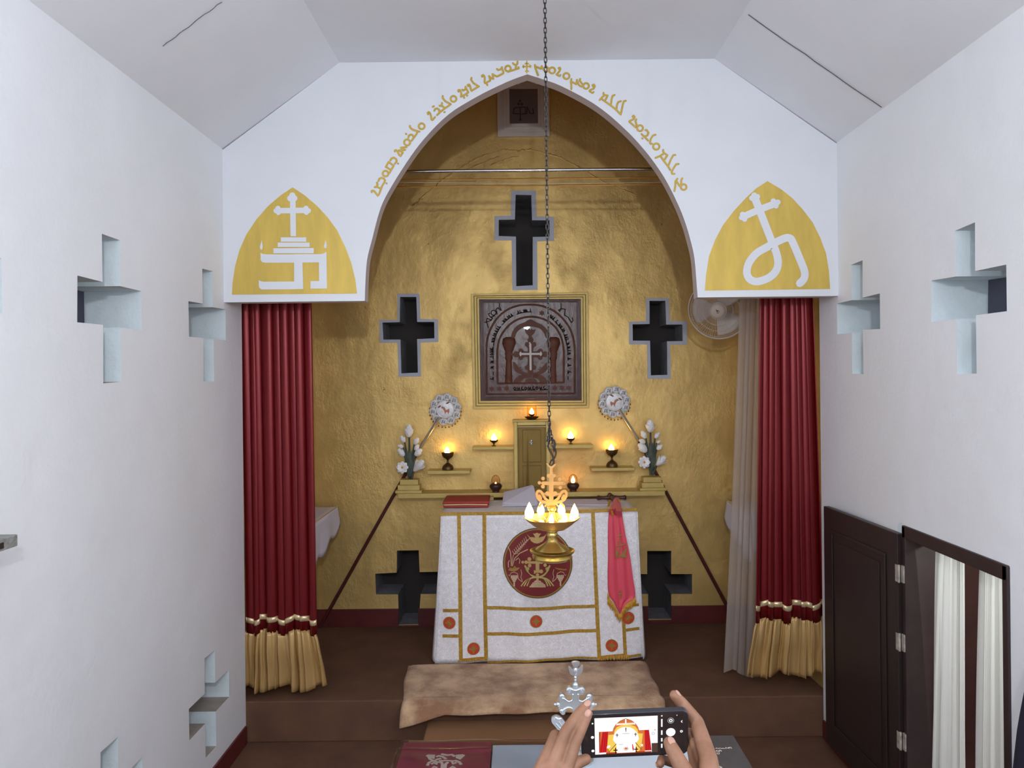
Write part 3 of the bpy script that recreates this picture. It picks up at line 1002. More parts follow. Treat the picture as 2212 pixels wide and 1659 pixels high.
for nm, pts in (('arch_moulding', [(305, 1370), (303, 900), (305, 720), (345, 560), (430, 410), (560, 295), (700, 240), (850, 225), (1010, 242), (1170, 310), (1300, 430), (1385, 570), (1425, 730), (1430, 900), (1430, 1370)]),
                ('arch_moulding', [(445, 1235), (440, 950), (442, 800), (470, 660), (560, 520), (690, 420), (860, 380), (1030, 410), (1170, 500), (1255, 640), (1290, 800), (1290, 950), (1290, 1225)])):
    P = [(p.x, p.y) for p in catmull([(x, y, 0) for x, y in pts], 4)]
    obj(nm, band(P, 0.008), M_woodrel, plq, smooth=60)
obj('sill_moulding', band([(440, 1235), (870, 1232), (1295, 1222)], .007), M_woodrel, plq, smooth=60)
obj('base_moulding', band([(300, 1372), (870, 1368), (1432, 1362)], .007), M_woodrel, plq, smooth=60)
for x0, x1 in ((585, 590), (1150, 1160)):
    mb = MB()
    ys = [(1225, 50), (1150, 44), (1140, 52), (1130, 44), (940, 36), (925, 46), (900, 50), (885, 44), (860, 52), (830, 46), (800, 60), (770, 70), (720, 88), (660, 78), (640, 40)]
    prof = [(w * PQ, (YQ, y)) for y, w in ys]
    pts = [W(*cP([(x0 + (x1 - x0) * (1225 - y) / 600, y)])[0], YQ) for y, w in ys]
    mb.tube(pts, [w * PQ for y, w in ys], 12, flat=0.45)
    col_ = obj('column', mb, M_woodrel, plq, smooth=60)
    mb = MB()
    for k in range(4):
        mb.tube([W(*cP([(x0 - 60 + 30 * k, 760 - 10 * k)])[0], YQ - .012), W(*cP([(x0 - 40 + 28 * k, 700 - 8 * k)])[0], YQ - .016), W(*cP([(x0 - 20 + 24 * k, 665)])[0], YQ - .012)], .003, 6)
    obj('leaf_capital', mb, M_woodrel, col_, smooth=60)
mb = MB()
P = [(p.x, p.y) for p in catmull([(x, y, 0) for x, y in [(610, 650), (640, 560), (700, 490), (790, 450), (862, 415), (935, 450), (1020, 490), (1085, 560), (1120, 650)]], 5)]
Pi = [(p.x, p.y) for p in catmull([(x, y, 0) for x, y in [(1060, 650), (1030, 580), (980, 530), (920, 510), (862, 505), (800, 510), (740, 535), (690, 580), (665, 650)]], 5)]
mb.prism(PX(cP(P + Pi), YQ), (), MQ, 0.012)
obj('carved_canopy', mb, M_woodrel, plq, bevel=0.002)
mb = MB().prism(PX(cP([(790, 540), (830, 550), (850, 530), (862, 560), (875, 530), (895, 550), (930, 540), (915, 590), (880, 620), (880, 650), (845, 650), (840, 620), (805, 590)]), YQ), (), MQ, 0.014)
obj('carved_dove', mb, M_woodrel, plq, bevel=0.002)


def scroll_cross(c, cx, cy, L, Lb, w, curl, Y, d):
    """cross with a pair of curls at the end of each arm, in the plane at Y"""
    mb = MB()
    q = (xz(*c([(1, 0)])[0], Y)[0] - xz(*c([(0, 0)])[0], Y)[0])
    M = facing(Y)
    mb.ink([PX(c([(cx, cy - L), (cx, cy + Lb)]), Y)], w * q, M, d)
    mb.ink([PX(c([(cx - L, cy), (cx + L, cy)]), Y)], w * q, M, d)
    for dx, dy, l in ((0, -1, L), (0, 1, Lb), (-1, 0, L), (1, 0, L)):
        ex, ey = cx + dx * l, cy + dy * l
        for sgn in (-1, 1):
            px_, py_ = -dy * sgn, dx * sgn
            mid = (ex + px_ * curl * .9 - dx * curl * .3, ey + py_ * curl * .9 - dy * curl * .3)
            mb.prism(PX(c([(mid[0] + math.cos(a * PI / 7) * curl * .62, mid[1] + math.sin(a * PI / 7) * curl * .62) for a in range(14)]), Y), (), M, d)
            mb.ink([PX(c([(ex - dx * curl * 1.3, ey - dy * curl * 1.3), mid]), Y)], w * .7 * q, M, d * .9)
        mb.prism(PX(c([(ex + dx * curl * .9 + math.cos(a * PI / 6) * curl * .8, ey + dy * curl * .9 + math.sin(a * PI / 6) * curl * .8) for a in range(12)]), Y), (), M, d * .9)
        mb.prism(PX(c([(ex + dx * curl * 2.0 + math.cos(a * PI / 5) * curl * .35, ey + dy * curl * 2.0 + math.sin(a * PI / 5) * curl * .35) for a in range(10)]), Y), (), M, d * .9)
    return mb


cr = obj('carved_cross', scroll_cross(cP, 865, 860, 140, 185, 70, 48, YQ, 0.014), M_woodrel, plq, bevel=0.0015)
mb = MB()
mb.ink([PX(cP([(862, 735), (866, 1055)]), YQ), PX(cP([(735, 858), (1000, 856)]), YQ)], 26 * PQ, MQ, 0.0165)
for x, y in ((730, 858), (1003, 855), (862, 735)):
    mb.ink([PX(cP([(x - 8 if x > 860 else x + 8, y - 20), (x, y), (x - 8 if x > 860 else x + 8, y + 20)]), YQ)], 18 * PQ, MQ, 0.0162)
obj('inlay', mb, M_inlay, cr, label='pale silver cross inlaid in the carved cross')
mb = MB()
for sg in (-1, 1):
    X0 = lambda x: 866 + sg * x
    up = [(p.x, p.y) for p in catmull([(X0(20), 1100, 0), (X0(90), 1085, 0), (X0(150), 1030, 0), (X0(210), 960, 0), (X0(225), 1000, 0), (X0(190), 1080, 0), (X0(110), 1120, 0), (X0(20), 1135, 0)], 4)]
    mb.prism(PX(cP(up), YQ), (), MQ, 0.012)
    dn = [(p.x, p.y) for p in catmull([(X0(20), 1140, 0), (X0(90), 1120, 0), (X0(160), 1140, 0), (X0(220), 1215, 0), (X0(130), 1215, 0), (X0(90), 1170, 0), (X0(20), 1165, 0)], 4)]
    mb.prism(PX(cP(dn), YQ), (), MQ, 0.012)
    mb.ink([PX(cP([(X0(190), 985), (X0(150), 1040), (X0(120), 1030)]), YQ), PX(cP([(X0(130), 1060), (X0(105), 1050)]), YQ)], 10 * PQ, MQ, 0.015)
mb.prism(PX(cP([(790, 1215), (810, 1180), (870, 1165), (930, 1180), (950, 1215)]), YQ), (), MQ, .014)
obj('carved_lotus', mb, M_woodrel, plq, bevel=0.002)
for i, (x, y) in enumerate(((368, 1303), (467, 1302), (560, 1300), (1178, 1293), (1268, 1292), (1355, 1292), (1010, 333))):
    mb = MB().prism(PX(cP([(x + math.cos(k * PI / 6) * (42 if k % 2 else 24), y + math.sin(k * PI / 6) * (42 if k % 2 else 24)) for k in range(12)]), YQ), (), MQ, .006)
    obj('carved_star', mb, M_woodrel, plq)
sq = [[(275, 455), (330, 440), (365, 425), (310, 400), (300, 440), (325, 520)], [(360, 420), (380, 400), (350, 380), (330, 360)], [(325, 345), (345, 340)], ring(392, 330, 32), [(400, 370), (365, 385)], [(440, 350), (420, 290), (450, 265), (480, 300)], [(470, 210), (465, 250), (495, 300)]]
sq2 = [[(1255, 215), (1255, 290), (1235, 315), (1225, 295), (1255, 275), (1310, 285), (1300, 360), (1345, 385), (1385, 455), (1410, 430), (1395, 390)]]
for s_ in (sq, sq2):
    mb = MB()
    mb.ink([PX(cP(t), YQ) for t in s_], 11 * PQ, MQ, 0.004)
    obj('carved_word', mb, M_ink, plq)
mb = MB()
# band of letters that follows the arch, read along its centre line
cl = [(p.x, p.y) for p in catmull([(x, y, 0) for x, y in [(370, 1220), (370, 900), (372, 760), (410, 600), (500, 460), (620, 360), (760, 310), (870, 300)]], 10)]
rs = [(p.x, p.y) for p in catmull([(x, y, 0) for x, y in [(1110, 360), (1200, 440), (1290, 560), (1340, 700), (1360, 850), (1362, 1220)]], 10)]
glyphs = [[(-.2, -.5), (.1, .5), (.3, -.3)], [(-.4, .1), (0, .4), (.4, 0), (0, -.4), (-.4, .1)], [(-.4, -.4), (.3, -.4), (.3, .5)], [(-.4, .4), (-.1, -.4), (.2, .3), (.45, -.5)], [(-.4, -.45), (.4, -.45)], [(0, .5), (-.25, 0), (.2, -.45), (.4, -.2)]]
sts = []
gi = 0
for line, skip in ((cl, (20, 21, 38, 39, 52, 53, 54, 66, 67)), (rs, (8, 9, 22, 23, 34, 35))):
    for i in range(1, len(line) - 1):
        if i in skip:
            sts.append(None)
        if i in skip or i % 2:
            continue
        t = Vector((line[i + 1][0] - line[i - 1][0], line[i + 1][1] - line[i - 1][1])).normalized()
        n = Vector((t.y, -t.x))
        sts.append(('base', line[i][0] - n.x * 18 - t.x * 20, line[i][1] - n.y * 18 - t.y * 20, line[i][0] - n.x * 18 + t.x * 20, line[i][1] - n.y * 18 + t.y * 20))
        gi += 1
        for g in (glyphs[(gi * 5 + gi // 4) % 6],):
            sts.append([(line[i][0] + t.x * a * 27 + n.x * b * 40, line[i][1] + t.y * a * 27 + n.y * b * 40) for a, b in g])
    sts.append(None)
for i in range(9):
    x, y = 665 + i * 47, 1300 - i * 1.0
    g = glyphs[(i * 2 + 1) % 6]
    sts.append([(x + a * 44, y - b * 44) for a, b in g])
    if i == 3:
        sts += [[(655, 1322), (800, 1318)], None]
    if i == 6:
        sts += [[(830, 1318), (925, 1316)], None]
sts += [[(985, 1316), (1085, 1313)], None]
word = []
for s_ in sts:
    if isinstance(s_, tuple):
        word.append([(s_[1], s_[2]), (s_[3], s_[4])])
    elif s_ is not None:
        word.append(s_)
    elif word:
        mb = MB()
        mb.ink([PX(cP(t), YQ) for t in word], 11 * PQ, MQ, 0.005)
        obj('carved_word', mb, M_ink, plq)
        word = []

# framed picture high under the arch
pf = thing('framed_picture', 'dark glazed picture with faint script in a stepped white frame above the rods', 'picture', W(1131, 297, YB))
x0, x1, zt, zb = xz(1075, 297, YB)[0], xz(1187, 297, YB)[0], z_at(1130, 160, YB), z_at(1130, 297, YB)
gx0, gx1, gt, gb = xz(1101, 260, YB)[0], xz(1162, 260, YB)[0], z_at(1130, 193, YB), z_at(1130, 268, YB)
mb = MB()
for k, h in enumerate((0.03, 0.022, 0.03, 0.018)):
    t0, t1 = (0, .3, .5, .72)[k], (.31, .51, .73, 1)[k]
    L = lambda t: [(x0 + (gx0 - x0) * t, zb + (gb - zb) * t), (x1 + (gx1 - x1) * t, zb + (gb - zb) * t), (x1 + (gx1 - x1) * t, zt + (gt - zt) * t), (x0 + (gx0 - x0) * t, zt + (gt - zt) * t)]
    mb.prism(L(t0), [L(t1)], facing(YB), h)
obj('picture_frame', mb, M_pvc, pf, bevel=0.002)
mb = MB().box((gx0 - .005, YB - .008, gb - .005), (gx1 + .005, YB - .002, gt + .005))
obj('picture_glass', mb, M_darkglass, pf)
cF = crop(1000, 100, .211)
mb = MB()
sts = [[(515, 690), (520, 640), (555, 625), (640, 625), (640, 690)], [(520, 690), (575, 692)], [(585, 625), (588, 740)], [(655, 640), (655, 690), (600, 695)], [(655, 620), (690, 690), (725, 690), (715, 640)], ring(588, 750, 8), ring(570, 590, 8), ring(605, 592, 8), ring(585, 560, 6)]
mb.ink([PX(cF(t), YB - .008) for t in sts], .008, facing(YB - .008), 0, .001)
obj('picture_script', mb, M_purple, pf)

# rods and wires across the opening
YD = 4.72
zr = z_at(1143, 368, YD)
rod = MB().tube([(SL, YD, zr), (SR, YD, zr)], 0.011, 12)
tag(obj('curtain_rod', rod, M_steel, smooth=40), 'thick chrome curtain rod across the arch above the gold wires', 'rod')
for i, (y0, y1, Yw, m, lab) in enumerate(((386, 386, 5.0, M_brassrod, 'upper of two thin brass tubes under the chrome rod'), (401, 397, 5.0, M_brassrod, 'lower of two thin brass tubes under the chrome rod'))):
    z = z_at(1143, y0, Yw)
    mb = MB().tube([(SL, Yw, z), (SR, Yw, z)], 0.0045, 8)
    tag(obj('curtain_tube', mb, m, smooth=40), lab, 'rod', None)
zw0, zw1 = z_at(860, 391, 4.9), z_at(1140, 396, 4.9)
mb = MB().tube([(SL, 4.9, zw0 + .01), (SL + .9, 4.9, zw0 - .005), (0.05, 4.9, zw1), (SR, 4.9, zw1 - .01)], 0.003, 6)
tag(obj('hanging_wire', mb, M_wire), 'slack pale wire strung between the two brass tubes', 'wire')

# gold wall shelves, ledge, stepped flower stands
YF = YB - 0.16


def shelf(pl, pr, pt, pb, Y, lab):
    mb = MB()
    bx(mb, pl, pr, Y, YB, z_at((pl + pr) / 2, pb, Y), z_at((pl + pr) / 2, pt, Y))
    return tag(obj('wall_shelf', mb, M_goldshelf, bevel=0.004), lab, 'shelf')


shelf(920, 1013, 1017, 1024.5, YF, 'short gold wall shelf under the goblet lamp beside the left fan')
shelf(1018, 1112, 965, 972, YF, 'narrow gold shelf left of the tabernacle holding a small flame cup')
shelf(1186, 1280, 961, 969, YF, 'narrow gold shelf right of the tabernacle holding a small flame cup')
shelf(1275, 1369, 1011, 1018, YF, 'short gold wall shelf under the goblet lamp beside the right fan')
YG = YB - 0.20
ZL = z_at(1140, 1064, YG)
mb = MB()
bx(mb, 856, 1434, YG, YB, ZL - 0.038, ZL)
led = obj('altar_ledge', mb, M_goldshelf, bevel=0.004)
tag(led, 'long gold ledge along the wall behind the altar', 'ledge')


def stand(px0, lab):
    t = thing('stepped_stand', lab, 'stand', (W(px0, 1060, YF).x, YF + .06, ZL), 'stepped stands under the flower sprays')
    z = ZL
    xc = W(px0, 1050, YF).x
    for hw, h, y in ((0.106, .022, YG + .015), (0.088, .04, YG + .03), (0.073, .042, YG + .05)):
        mb = MB().box((xc - hw, y, z), (xc + hw, YB - .055, z + h))
        obj('step', mb, M_goldshelf, t, bevel=0.003)
        z += h
    return z


ZT1 = stand(883, 'stepped gold stand under the flower spray near the left end of the ledge')
ZT2 = stand(1410, 'stepped gold stand under the flower spray near the right end of the ledge')


def petals(mb, base, d, n, L, w, open_, lay=2, up=Vector((0, -1, 0))):
    """layered petals round an axis d from base"""
    d = Vector(d).normalized()
    a = (up - d * up.dot(d))
    a = a.normalized() if a.length > 1e-3 else Vector((1, 0, 0))
    b = d.cross(a)
    for l in range(lay):
        for k in range(n):
            w_ = 2 * PI * (k + .5 * l) / n
            out = a * math.cos(w_) + b * math.sin(w_)
            ax = (d * math.cos(open_ * (1 - .35 * l)) + out * math.sin(open_ * (1 - .35 * l))).normalized()
            tn = (out - ax * out.dot(ax)).normalized()
            sd = ax.cross(tn)
            M = Matrix(((sd.x, tn.x, ax.x, 0), (sd.y, tn.y, ax.y, 0), (sd.z, tn.z, ax.z, 0), (0, 0, 0, 1)))
            c = base + ax * L * .5 + d * L * .1 * l
            mb.ball(c, 1, 6, (w, w * .3, L * .5), M)
    return mb


def spray(c, zt, base, top, buds, opn, half, lab):
    Y = YB - 0.105
    P = lambda x, y, dy=0: W(*c([(x, y)])[0], Y + dy)
    b0 = P(*base)
    b0.z = zt + .010
    t = thing('flower_spray', lab, 'flowers', b0, 'white flower sprays beside the altar')
    mb = MB()
    mb.tube([b0, P((base[0] + top[0]) / 2, (base[1] + top[1]) / 2), P(*top)], [.012, .010, .007], 8)
    for (x0, y0), (x1, y1) in buds[1:]:
        m = Vector((base[0] * .4 + x0 * .6, base[1] * .55 + y0 * .45))
        mb.tube([Vector((b0.x, Y, b0.z + .01)), P(base[0] + (m.x - base[0]) * .5, m.y, -.008), P(x0, y0, -.012)], [.008, .010, .006], 6)
    for k in range(7):
        s = -1 + 2 * k / 6
        a = P(base[0], base[1] - 30)
        e = P(base[0] + s * 70, base[1] - 380 - 120 * (1 - abs(s)))
        m = a.lerp(e, .55) + Vector((0, -.02, 0))
        mb.tube([a, m, e], [.009, .019, .003], 6, flat=.35)
    obj('foliage', mb, M_leaf, t, smooth=50)
    for (x0, y0), (x1, y1) in buds:
        p, e = P(x0, y0, -.012), P(x1, y1, -.012)
        L = (e - p).length
        mb = petals(MB(), p, e - p, 6, L * .78, L * .27, .50, 2)
        petals(mb, p + (e - p) * .38, e - p, 5, L * .62, L * .22, .30, 2)
        obj('flower_bud', mb, M_petal, t, smooth=50)
    o_ = P(*opn, -.03)
    mb = petals(MB(), o_, Vector((0, -1, .15)), 8, .052, .017, 1.28, 2, Vector((0, 0, 1)))
    f = obj('open_flower', mb, M_petal, t, smooth=50)
    mb = MB().ball(o_ + Vector((0, -.012, 0)), .013, 8, (1, .8, 1))
    obj('stamen', mb, M_stamen, f, smooth=60)
    (x0, y0), (x1, y1) = half
    p, e = P(x0, y0, -.02), P(x1, y1, -.04)
    mb = petals(MB(), p, e - p, 6, (e - p).length, .016, .5, 3)
    h = obj('half_open_flower', mb, M_petal, t, smooth=50)
    mb = MB().tube([b0 + Vector((.005, -.01, .01)), P(base[0] * .6 + x0 * .4, base[1] * .6 + y0 * .4 + 40, -.02), p], [.006, .008, .009], 8)
    obj('flower_stalk', mb, M_leaf, h, smooth=50)


c8f, c1f = crop(850, 840, .1446), crop(1280, 820, .1567)
spray(c8f, ZT1, (245, 1385), (235, 715), [((232, 725), (228, 540)), ((170, 800), (112, 708)), ((150, 870), (68, 850)), ((165, 1000), (72, 905)), ((310, 830), (368, 738)), ((320, 920), (372, 838)), ((320, 1000), (415, 905))],
      (135, 1175), ((300, 1235), (420, 1100)), 'white flower spray standing beside the left silver fan')
spray(c1f, ZT2, (805, 1330), (798, 720), [((797, 730), (788, 558)), ((735, 810), (680, 712)), ((728, 870), (645, 835)), ((745, 1000), (640, 890)), ((860, 810), (918, 735)), ((880, 870), (935, 845)), ((885, 965), (958, 905))],
      (710, 1140), ((880, 1185), (985, 1080)), 'white flower spray standing beside the right silver fan')


def fan(cd, rd, pole_a, pole_m, pole_b, lab, mir):
    """silver processional fan: embossed disc with petals and bells on a long pole"""
    Y = YB - .055
    c = W(*cd, Y)
    t = thing('processional_fan', lab, 'fan', W(*pole_b, Y), 'silver processional fans')
    q = Y / F
    a, m, b = W(*pole_a, Y - .03), W(*pole_m, YB - .03), W(*pole_b, YB - .018)
    b.z = 0.0
    mb = MB().tube([m, m.lerp(b, .5), b], [.0125, .0135, .0145], 12)
    obj('pole', mb, M_pole, t, smooth=40)
    mb = MB().tube([a, m + (m - a).normalized() * .01], .0125, 14)
    obj('ferrule', mb, M_silver, t, smooth=40)
    Mf = Matrix.Translation(c) @ Matrix.Rotation(R(90), 4, 'X')
    mb = MB().lathe([(0, .016), (rd * .3, .018), (rd * .5, .012), (rd * .55, .016), (rd * .58, .006), (rd * .57, -.004), (0, -.004)], Mf, 36)
    disc = obj('disc', mb, M_silverd, t, smooth=40)
    mb = MB()
    s = mir
    lamb = [(-.30, .12), (-.18, .22), (-.02, .12), (.05, -.05), (.16, -.02), (.28, .05), (.30, -.12), (.22, -.32), (.16, -.18), (.06, -.2), (.0, -.34), (-.06, -.12), (-.14, .02)]
    mb.prism([(s * x * rd * .9, z * rd * .9) for x, z in lamb], (), Matrix.Translation((c.x, 0, c.z)) @ facing(c.y - .012), .009)
    for x, z in ((-.3, .2), (-.38, .14), (.12, .36), (.2, .42)):
        mb.ball((c.x + s * x * rd, c.y - .016, c.z + z * rd), .007, 6, (1.6, .6, .7))
    obj('relief', mb, M_copperrel, disc)
    for k in range(10):
        w = 2 * PI * (k + .25) / 10
        pc = Vector((c.x + math.cos(w) * rd * .77, c.y, c.z + math.sin(w) * rd * .77))
        Mk = Matrix.Translation(pc) @ Matrix.Rotation(-w, 4, 'Y') @ Matrix.Rotation(R(90), 4, 'X') @ Matrix.Diagonal((1, 1.14, 1, 1))
        mb = MB().lathe([(0, .012), (rd * .15, .010), (rd * .19, .005), (rd * .21, .011), (rd * .235, .004), (rd * .22, -.003), (0, -.003)], Mk, 20)
        pe = obj('fan_petal', mb, M_silverd, t, smooth=40)
        mb = MB()
        sgx = [[(-.1, -.12), (-.05, .1), (.02, -.02)], [(.02, .12), (.08, -.05), (.12, .1)], [(-.1, -.02), (.12, -.1)]]
        mb.ink([[(x * rd, z * rd) for x, z in st] for st in sgx], .0035, Matrix.Translation((pc.x, 0, pc.z)) @ facing(pc.y - .009), .004)
        obj('embossed_figure', mb, M_emboss, pe)
    for k in range(17):
        w = R(-190 + 200 * k / 16)
        p = Vector((c.x + math.cos(w) * rd * .98, c.y - .002, c.z + math.sin(w) * rd * 1.0))
        mb = MB().tube([p, p + Vector((0, 0, -.012))], .0012, 5).ball(p + Vector((0, 0, -.016)), .0055, 6)
        obj('bell', mb, M_bronze, t, smooth=60)


fan((962, 884), 0.132, (949, 902), (907, 968), (690, 1342), 'silver fan with lamb relief leaning above the left goblet lamp', 1)
fan((1327, 868), 0.132, (1337, 884), (1380, 952), (1590, 1300), 'silver fan with lamb relief leaning above the right goblet lamp', -1)


# oil lamps
def flame_mb(p, r, h):  # flame body swollen so its shape takes in the halo of glow
    prof = [(0, 0), (r * .7, h * .08), (r, h * .27), (r * .92, h * .45), (r * .6, h * .68), (r * .25, h * .88), (0, h)]
    return MB().lathe(prof, Matrix.Translation(p), 14)


def goblet(px_, pyb, lab):
    Y = YF + .075
    b = W(px_, pyb, Y)
    zs = z_at(px_, pyb - 3, YF)
    b.z = SHZ
    t = thing('goblet_lamp', lab, 'lamp', b, 'goblet lamps')
    k = 1.0
    mb = MB().lathe([(0, 0), (.046, 0), (.047, .008), (.044, .022), (.036, .036), (.022, .047), (.0105, .056), (.008, .068), (.0085, .078), (.016, .088), (.034, .098), (.044, .113), (.049, .132), (.050, .141), (.047, .141), (.043, .122), (.030, .106), (0, .102)], Matrix.Translation(b), 28)
    obj('goblet', mb, M_bronze, t, smooth=40)
    mb = MB().lathe([(0, .128), (.044, .128)], Matrix.Translation(b), 20)
    obj('oil', mb, M_copper, t)
    obj('flame', flame_mb(b + Vector((-.004, 0, .128)), .023, .058), M_flame, t, smooth=60)


SHZ = z_at(966, 1017, YF)
goblet(967.5, 1013, 'bronze goblet lamp burning on the short shelf beside the left fan')
SHZ = z_at(1321, 1011, YF)
goblet(1322, 1007, 'bronze goblet lamp burning on the short shelf beside the right fan')


def cup(px_, pyb, z, lab):
    Y = YF + .075
    b = W(px_, pyb, Y)
    b.z = z
    t = thing('cup_lamp', lab, 'lamp', b, 'small cup lamps')
    mb = MB().lathe([(0, 0), (.018, 0), (.018, .004), (.007, .008), (.006, .018), (.016, .026), (.030, .036), (.036, .048), (.034, .048), (.026, .040), (0, .036)], Matrix.Translation(b), 24)
    obj('cup', mb, M_bronze, t, smooth=40)
    obj('flame', flame_mb(b + Vector((0, 0, .038)), .024, .064), M_flame, t, smooth=60)


cup(1067, 961, z_at(1065, 965, YF), 'small bronze cup lamp burning on the narrow shelf left of the tabernacle')
cup(1233, 957, z_at(1233, 961, YF), 'small bronze cup lamp burning on the narrow shelf right of the tabernacle')


def egg(px_, pyb, big, lab):
    Y = YG + .05
    b = W(px_, pyb, Y)
    b.z = ZL
    t = thing('egg_lamp', lab, 'lamp', b)
    mb = MB().lathe([(0, 0), (.028, 0), (.028, .012), (.040, .024), (.050, .042), (.048, .056), (.036, .068), (.026, .070), (.022, .064), (0, .06)], Matrix.Translation(b), 26)
    obj('clay_bowl', mb, M_pot, t, smooth=40)
    mb = MB().lathe([(.026, .066), (.033, .078), (.035, .092), (.031, .110), (.022, .124), (.010, .133), (0, .135)], Matrix.Translation(b), 24)
    obj('glass_egg', mb, M_egg, t, smooth=60)
    if big:
        obj('flame', flame_mb(b + Vector((0, 0, .064)), .017, .058), M_ember, t, smooth=60)
    else:
        obj('flame', flame_mb(b + Vector((0, 0, .064)), .007, .016), M_ember, t, smooth=60)


egg(1071, 1056, 0, 'egg glass lamp with only an ember glowing, behind the white folded linen')
egg(1238, 1056, 1, 'egg glass lamp with a tall bright flame on the ledge')

# tabernacle cupboard
tb = thing('tabernacle', 'gold tabernacle cupboard with a veiled door between the narrow shelves', 'cupboard', (W(1147, 1060, YF).x, YB - .08, ZL))
Yt = YB - .175
tx0, tx1 = W(1110, 980, Yt).x, W(1189, 980, Yt).x
tz = z_at(1148, 911, Yt)
gx0_, gx1_ = W(1118, 980, Yt).x, W(1180, 980, Yt).x
dz1 = z_at(1148, 919, Yt)
mb = MB().box((tx0, Yt + .05, ZL), (tx1, YB, tz)).box((tx0, Yt, ZL), (gx0_, Yt + .05, tz)).box((gx1_, Yt, ZL), (tx1, Yt + .05, tz)).box((gx0_, Yt, dz1), (gx1_, Yt + .05, tz))
obj('body', mb, M_goldshelf, tb, bevel=0.004)
mb = MB().box((tx0 - .008, Yt - .012, tz), (tx1 + .008, YB, tz + .014))
obj('top_slab', mb, M_goldshelf, tb, bevel=0.003)
ZTAB = tz + .014
mb = MB().box((gx0_ + .008, Yt + .035, ZL + .005), (gx1_ - .008, Yt + .052, dz1 - .006))
dr = obj('door', mb, M_goldshelf, tb, bevel=0.002)
mb = MB()
zm = z_at(1148, 1003, Yt)
for a, b in ((zm + .012, dz1 - .035), (ZL + .03, zm - .012)):
    for x_, y_, x2, y2 in ((gx0_ + .04, a, gx1_ - .04, a + .004), (gx0_ + .04, b - .004, gx1_ - .04, b), (gx0_ + .04, a, gx0_ + .044, b), (gx1_ - .044, a, gx1_ - .04, b)):
        mb.box((x_, Yt + .031, y_), (x2, Yt + .036, y2))
obj('door_moulding', mb, M_print, dr)
cx_, cz_ = W(1148, 956, Yt).x, z_at(1148, 956, Yt)
mb = MB()
for k in range(4):
    mb.ball((cx_ + math.cos(k * PI / 2) * .013, Yt + .02, cz_ + math.sin(k * PI / 2) * .013), .008, 8, (1, .5, 1))
mb.ball((cx_, Yt + .018, cz_), .007, 8)
obj('door_cross', mb, M_silver, dr, smooth=60)
mb = MB().tube([(gx0_, Yt + .012, dz1 - .012), (gx1_, Yt + .012, dz1 - .012)], .004, 8)
obj('veil_rod', mb, M_ribbon, tb, smooth=40)
mb = MB()


def veil(u, v):
    x = gx0_ + .004 + (gx1_ - gx0_ - .008) * (u + .10 * v * math.sin(PI * u) * (-1 if u > .35 else .4))
    y = Yt + .016 + .006 * math.sin(u * 40 + 3 * v) * (0.4 + .6 * v)
    return (x, y, dz1 - .012 - v * (dz1 - .012 - ZL - .004))


mb.grid(veil, 60, 10)
obj('veil', mb, sheer('gold_voile', (168, 140, 84), 0.45), tb, smooth=80)
b = Vector((W(1149, 905, Yt).x, Yt + .06, ZTAB))
t = thing('chimney_lamp', 'glass cylinder lamp burning on top of the tabernacle', 'lamp', b)
mb = MB().lathe([(0, 0), (.030, 0), (.042, .008), (.058, .022), (.056, .024), (.036, .012), (.010, .012), (.008, .026), (.020, .034), (.028, .044), (.025, .044), (0, .036)], Matrix.Translation(b), 28)
obj('brass_dish', mb, M_bronze, t, smooth=40)
mb = MB().lathe([(.037, .014), (.037, .108)], Matrix.Translation(b), 28)
obj('glass_chimney', mb, M_glass, t, smooth=60)
obj('flame', flame_mb(b + Vector((0, 0, .042)), .019, .052), M_flame, t, smooth=60)
# ================================================================ ALTAR AND WHAT LIES ON IT
YV = 5.28                                       # front of the altar
ZA = z_at(1160, 1108, YV)                       # altar top
ax0, ax1 = W(953, 1112, YV).x, W(1377, 1104, YV).x
YW = YB - 0.225
fl_ = lambda z: max(0.0, 1 - z / ZA)            # 0 at the top, 1 at the hem


def front(x, z):
    """the falling face of the cloth: it swings out a little towards the hem and waves"""
    f = fl_(z)
    return YV - 0.015 * f - 0.011 * f * math.sin(x * 11 + .8) - 0.006 * f * math.sin(x * 27 + z * 5) - .004 * math.sin(x * 5 + z * 7)


altar = thing('altar', 'altar under a white brocade cloth with gold braid and a red roundel', 'altar', ((ax0 + ax1) / 2, (YV + YW) / 2, 0))
mb = MB()
ZH = 0.012


def cloth_l(u, v):
    z = ZA - v * (ZA - ZH)
    f = fl_(z)
    y = front(ax0, z) * (1 - u) + YW * u
    return (ax0 - f * (.055 + .02 * math.sin(u * 9)) * (1 - .3 * u) - .012 * f * math.sin(u * 14), y, z)


def cloth_r(u, v):
    z = ZA - v * (ZA - ZH)
    f = fl_(z)
    y = front(ax1, z) * (1 - u) + YW * u
    return (ax1 + f * (.03 + .02 * math.sin(u * 9)) * (1 - .3 * u) + .012 * f * math.sin(u * 14), y, z)


def cloth_f(u, v):
    z = ZA - v * (ZA - ZH) - .012 * v * (1 - u) + .012 * v * u
    f = fl_(z)
    x = ax0 - f * .055 + (ax1 + f * .03 - ax0 + f * .055) * u
    return (x, front(x, z) + (0.0 if .02 < u < .98 else .004), max(z, .003))


def cloth_t(u, v):
    return (ax0 + (ax1 - ax0) * u, YV + (YW - YV) * v, ZA + .003 * math.sin(u * 13) * math.sin(v * 9) * math.sin(PI * v))


for fn, nu, nv in ((cloth_l, 16, 24), (cloth_r, 16, 24), (cloth_f, 70, 30), (cloth_t, 30, 16)):
    mb.grid(fn, nu, nv)
obj('altar_cloth', mb, M_cloth, altar, smooth=50, weld=True, solid=0.004)


def on_front(px, py, off=0.006):
    p = W(px, py, YV - .01)
    return Vector((p.x, front(p.x, p.z) - off, p.z))


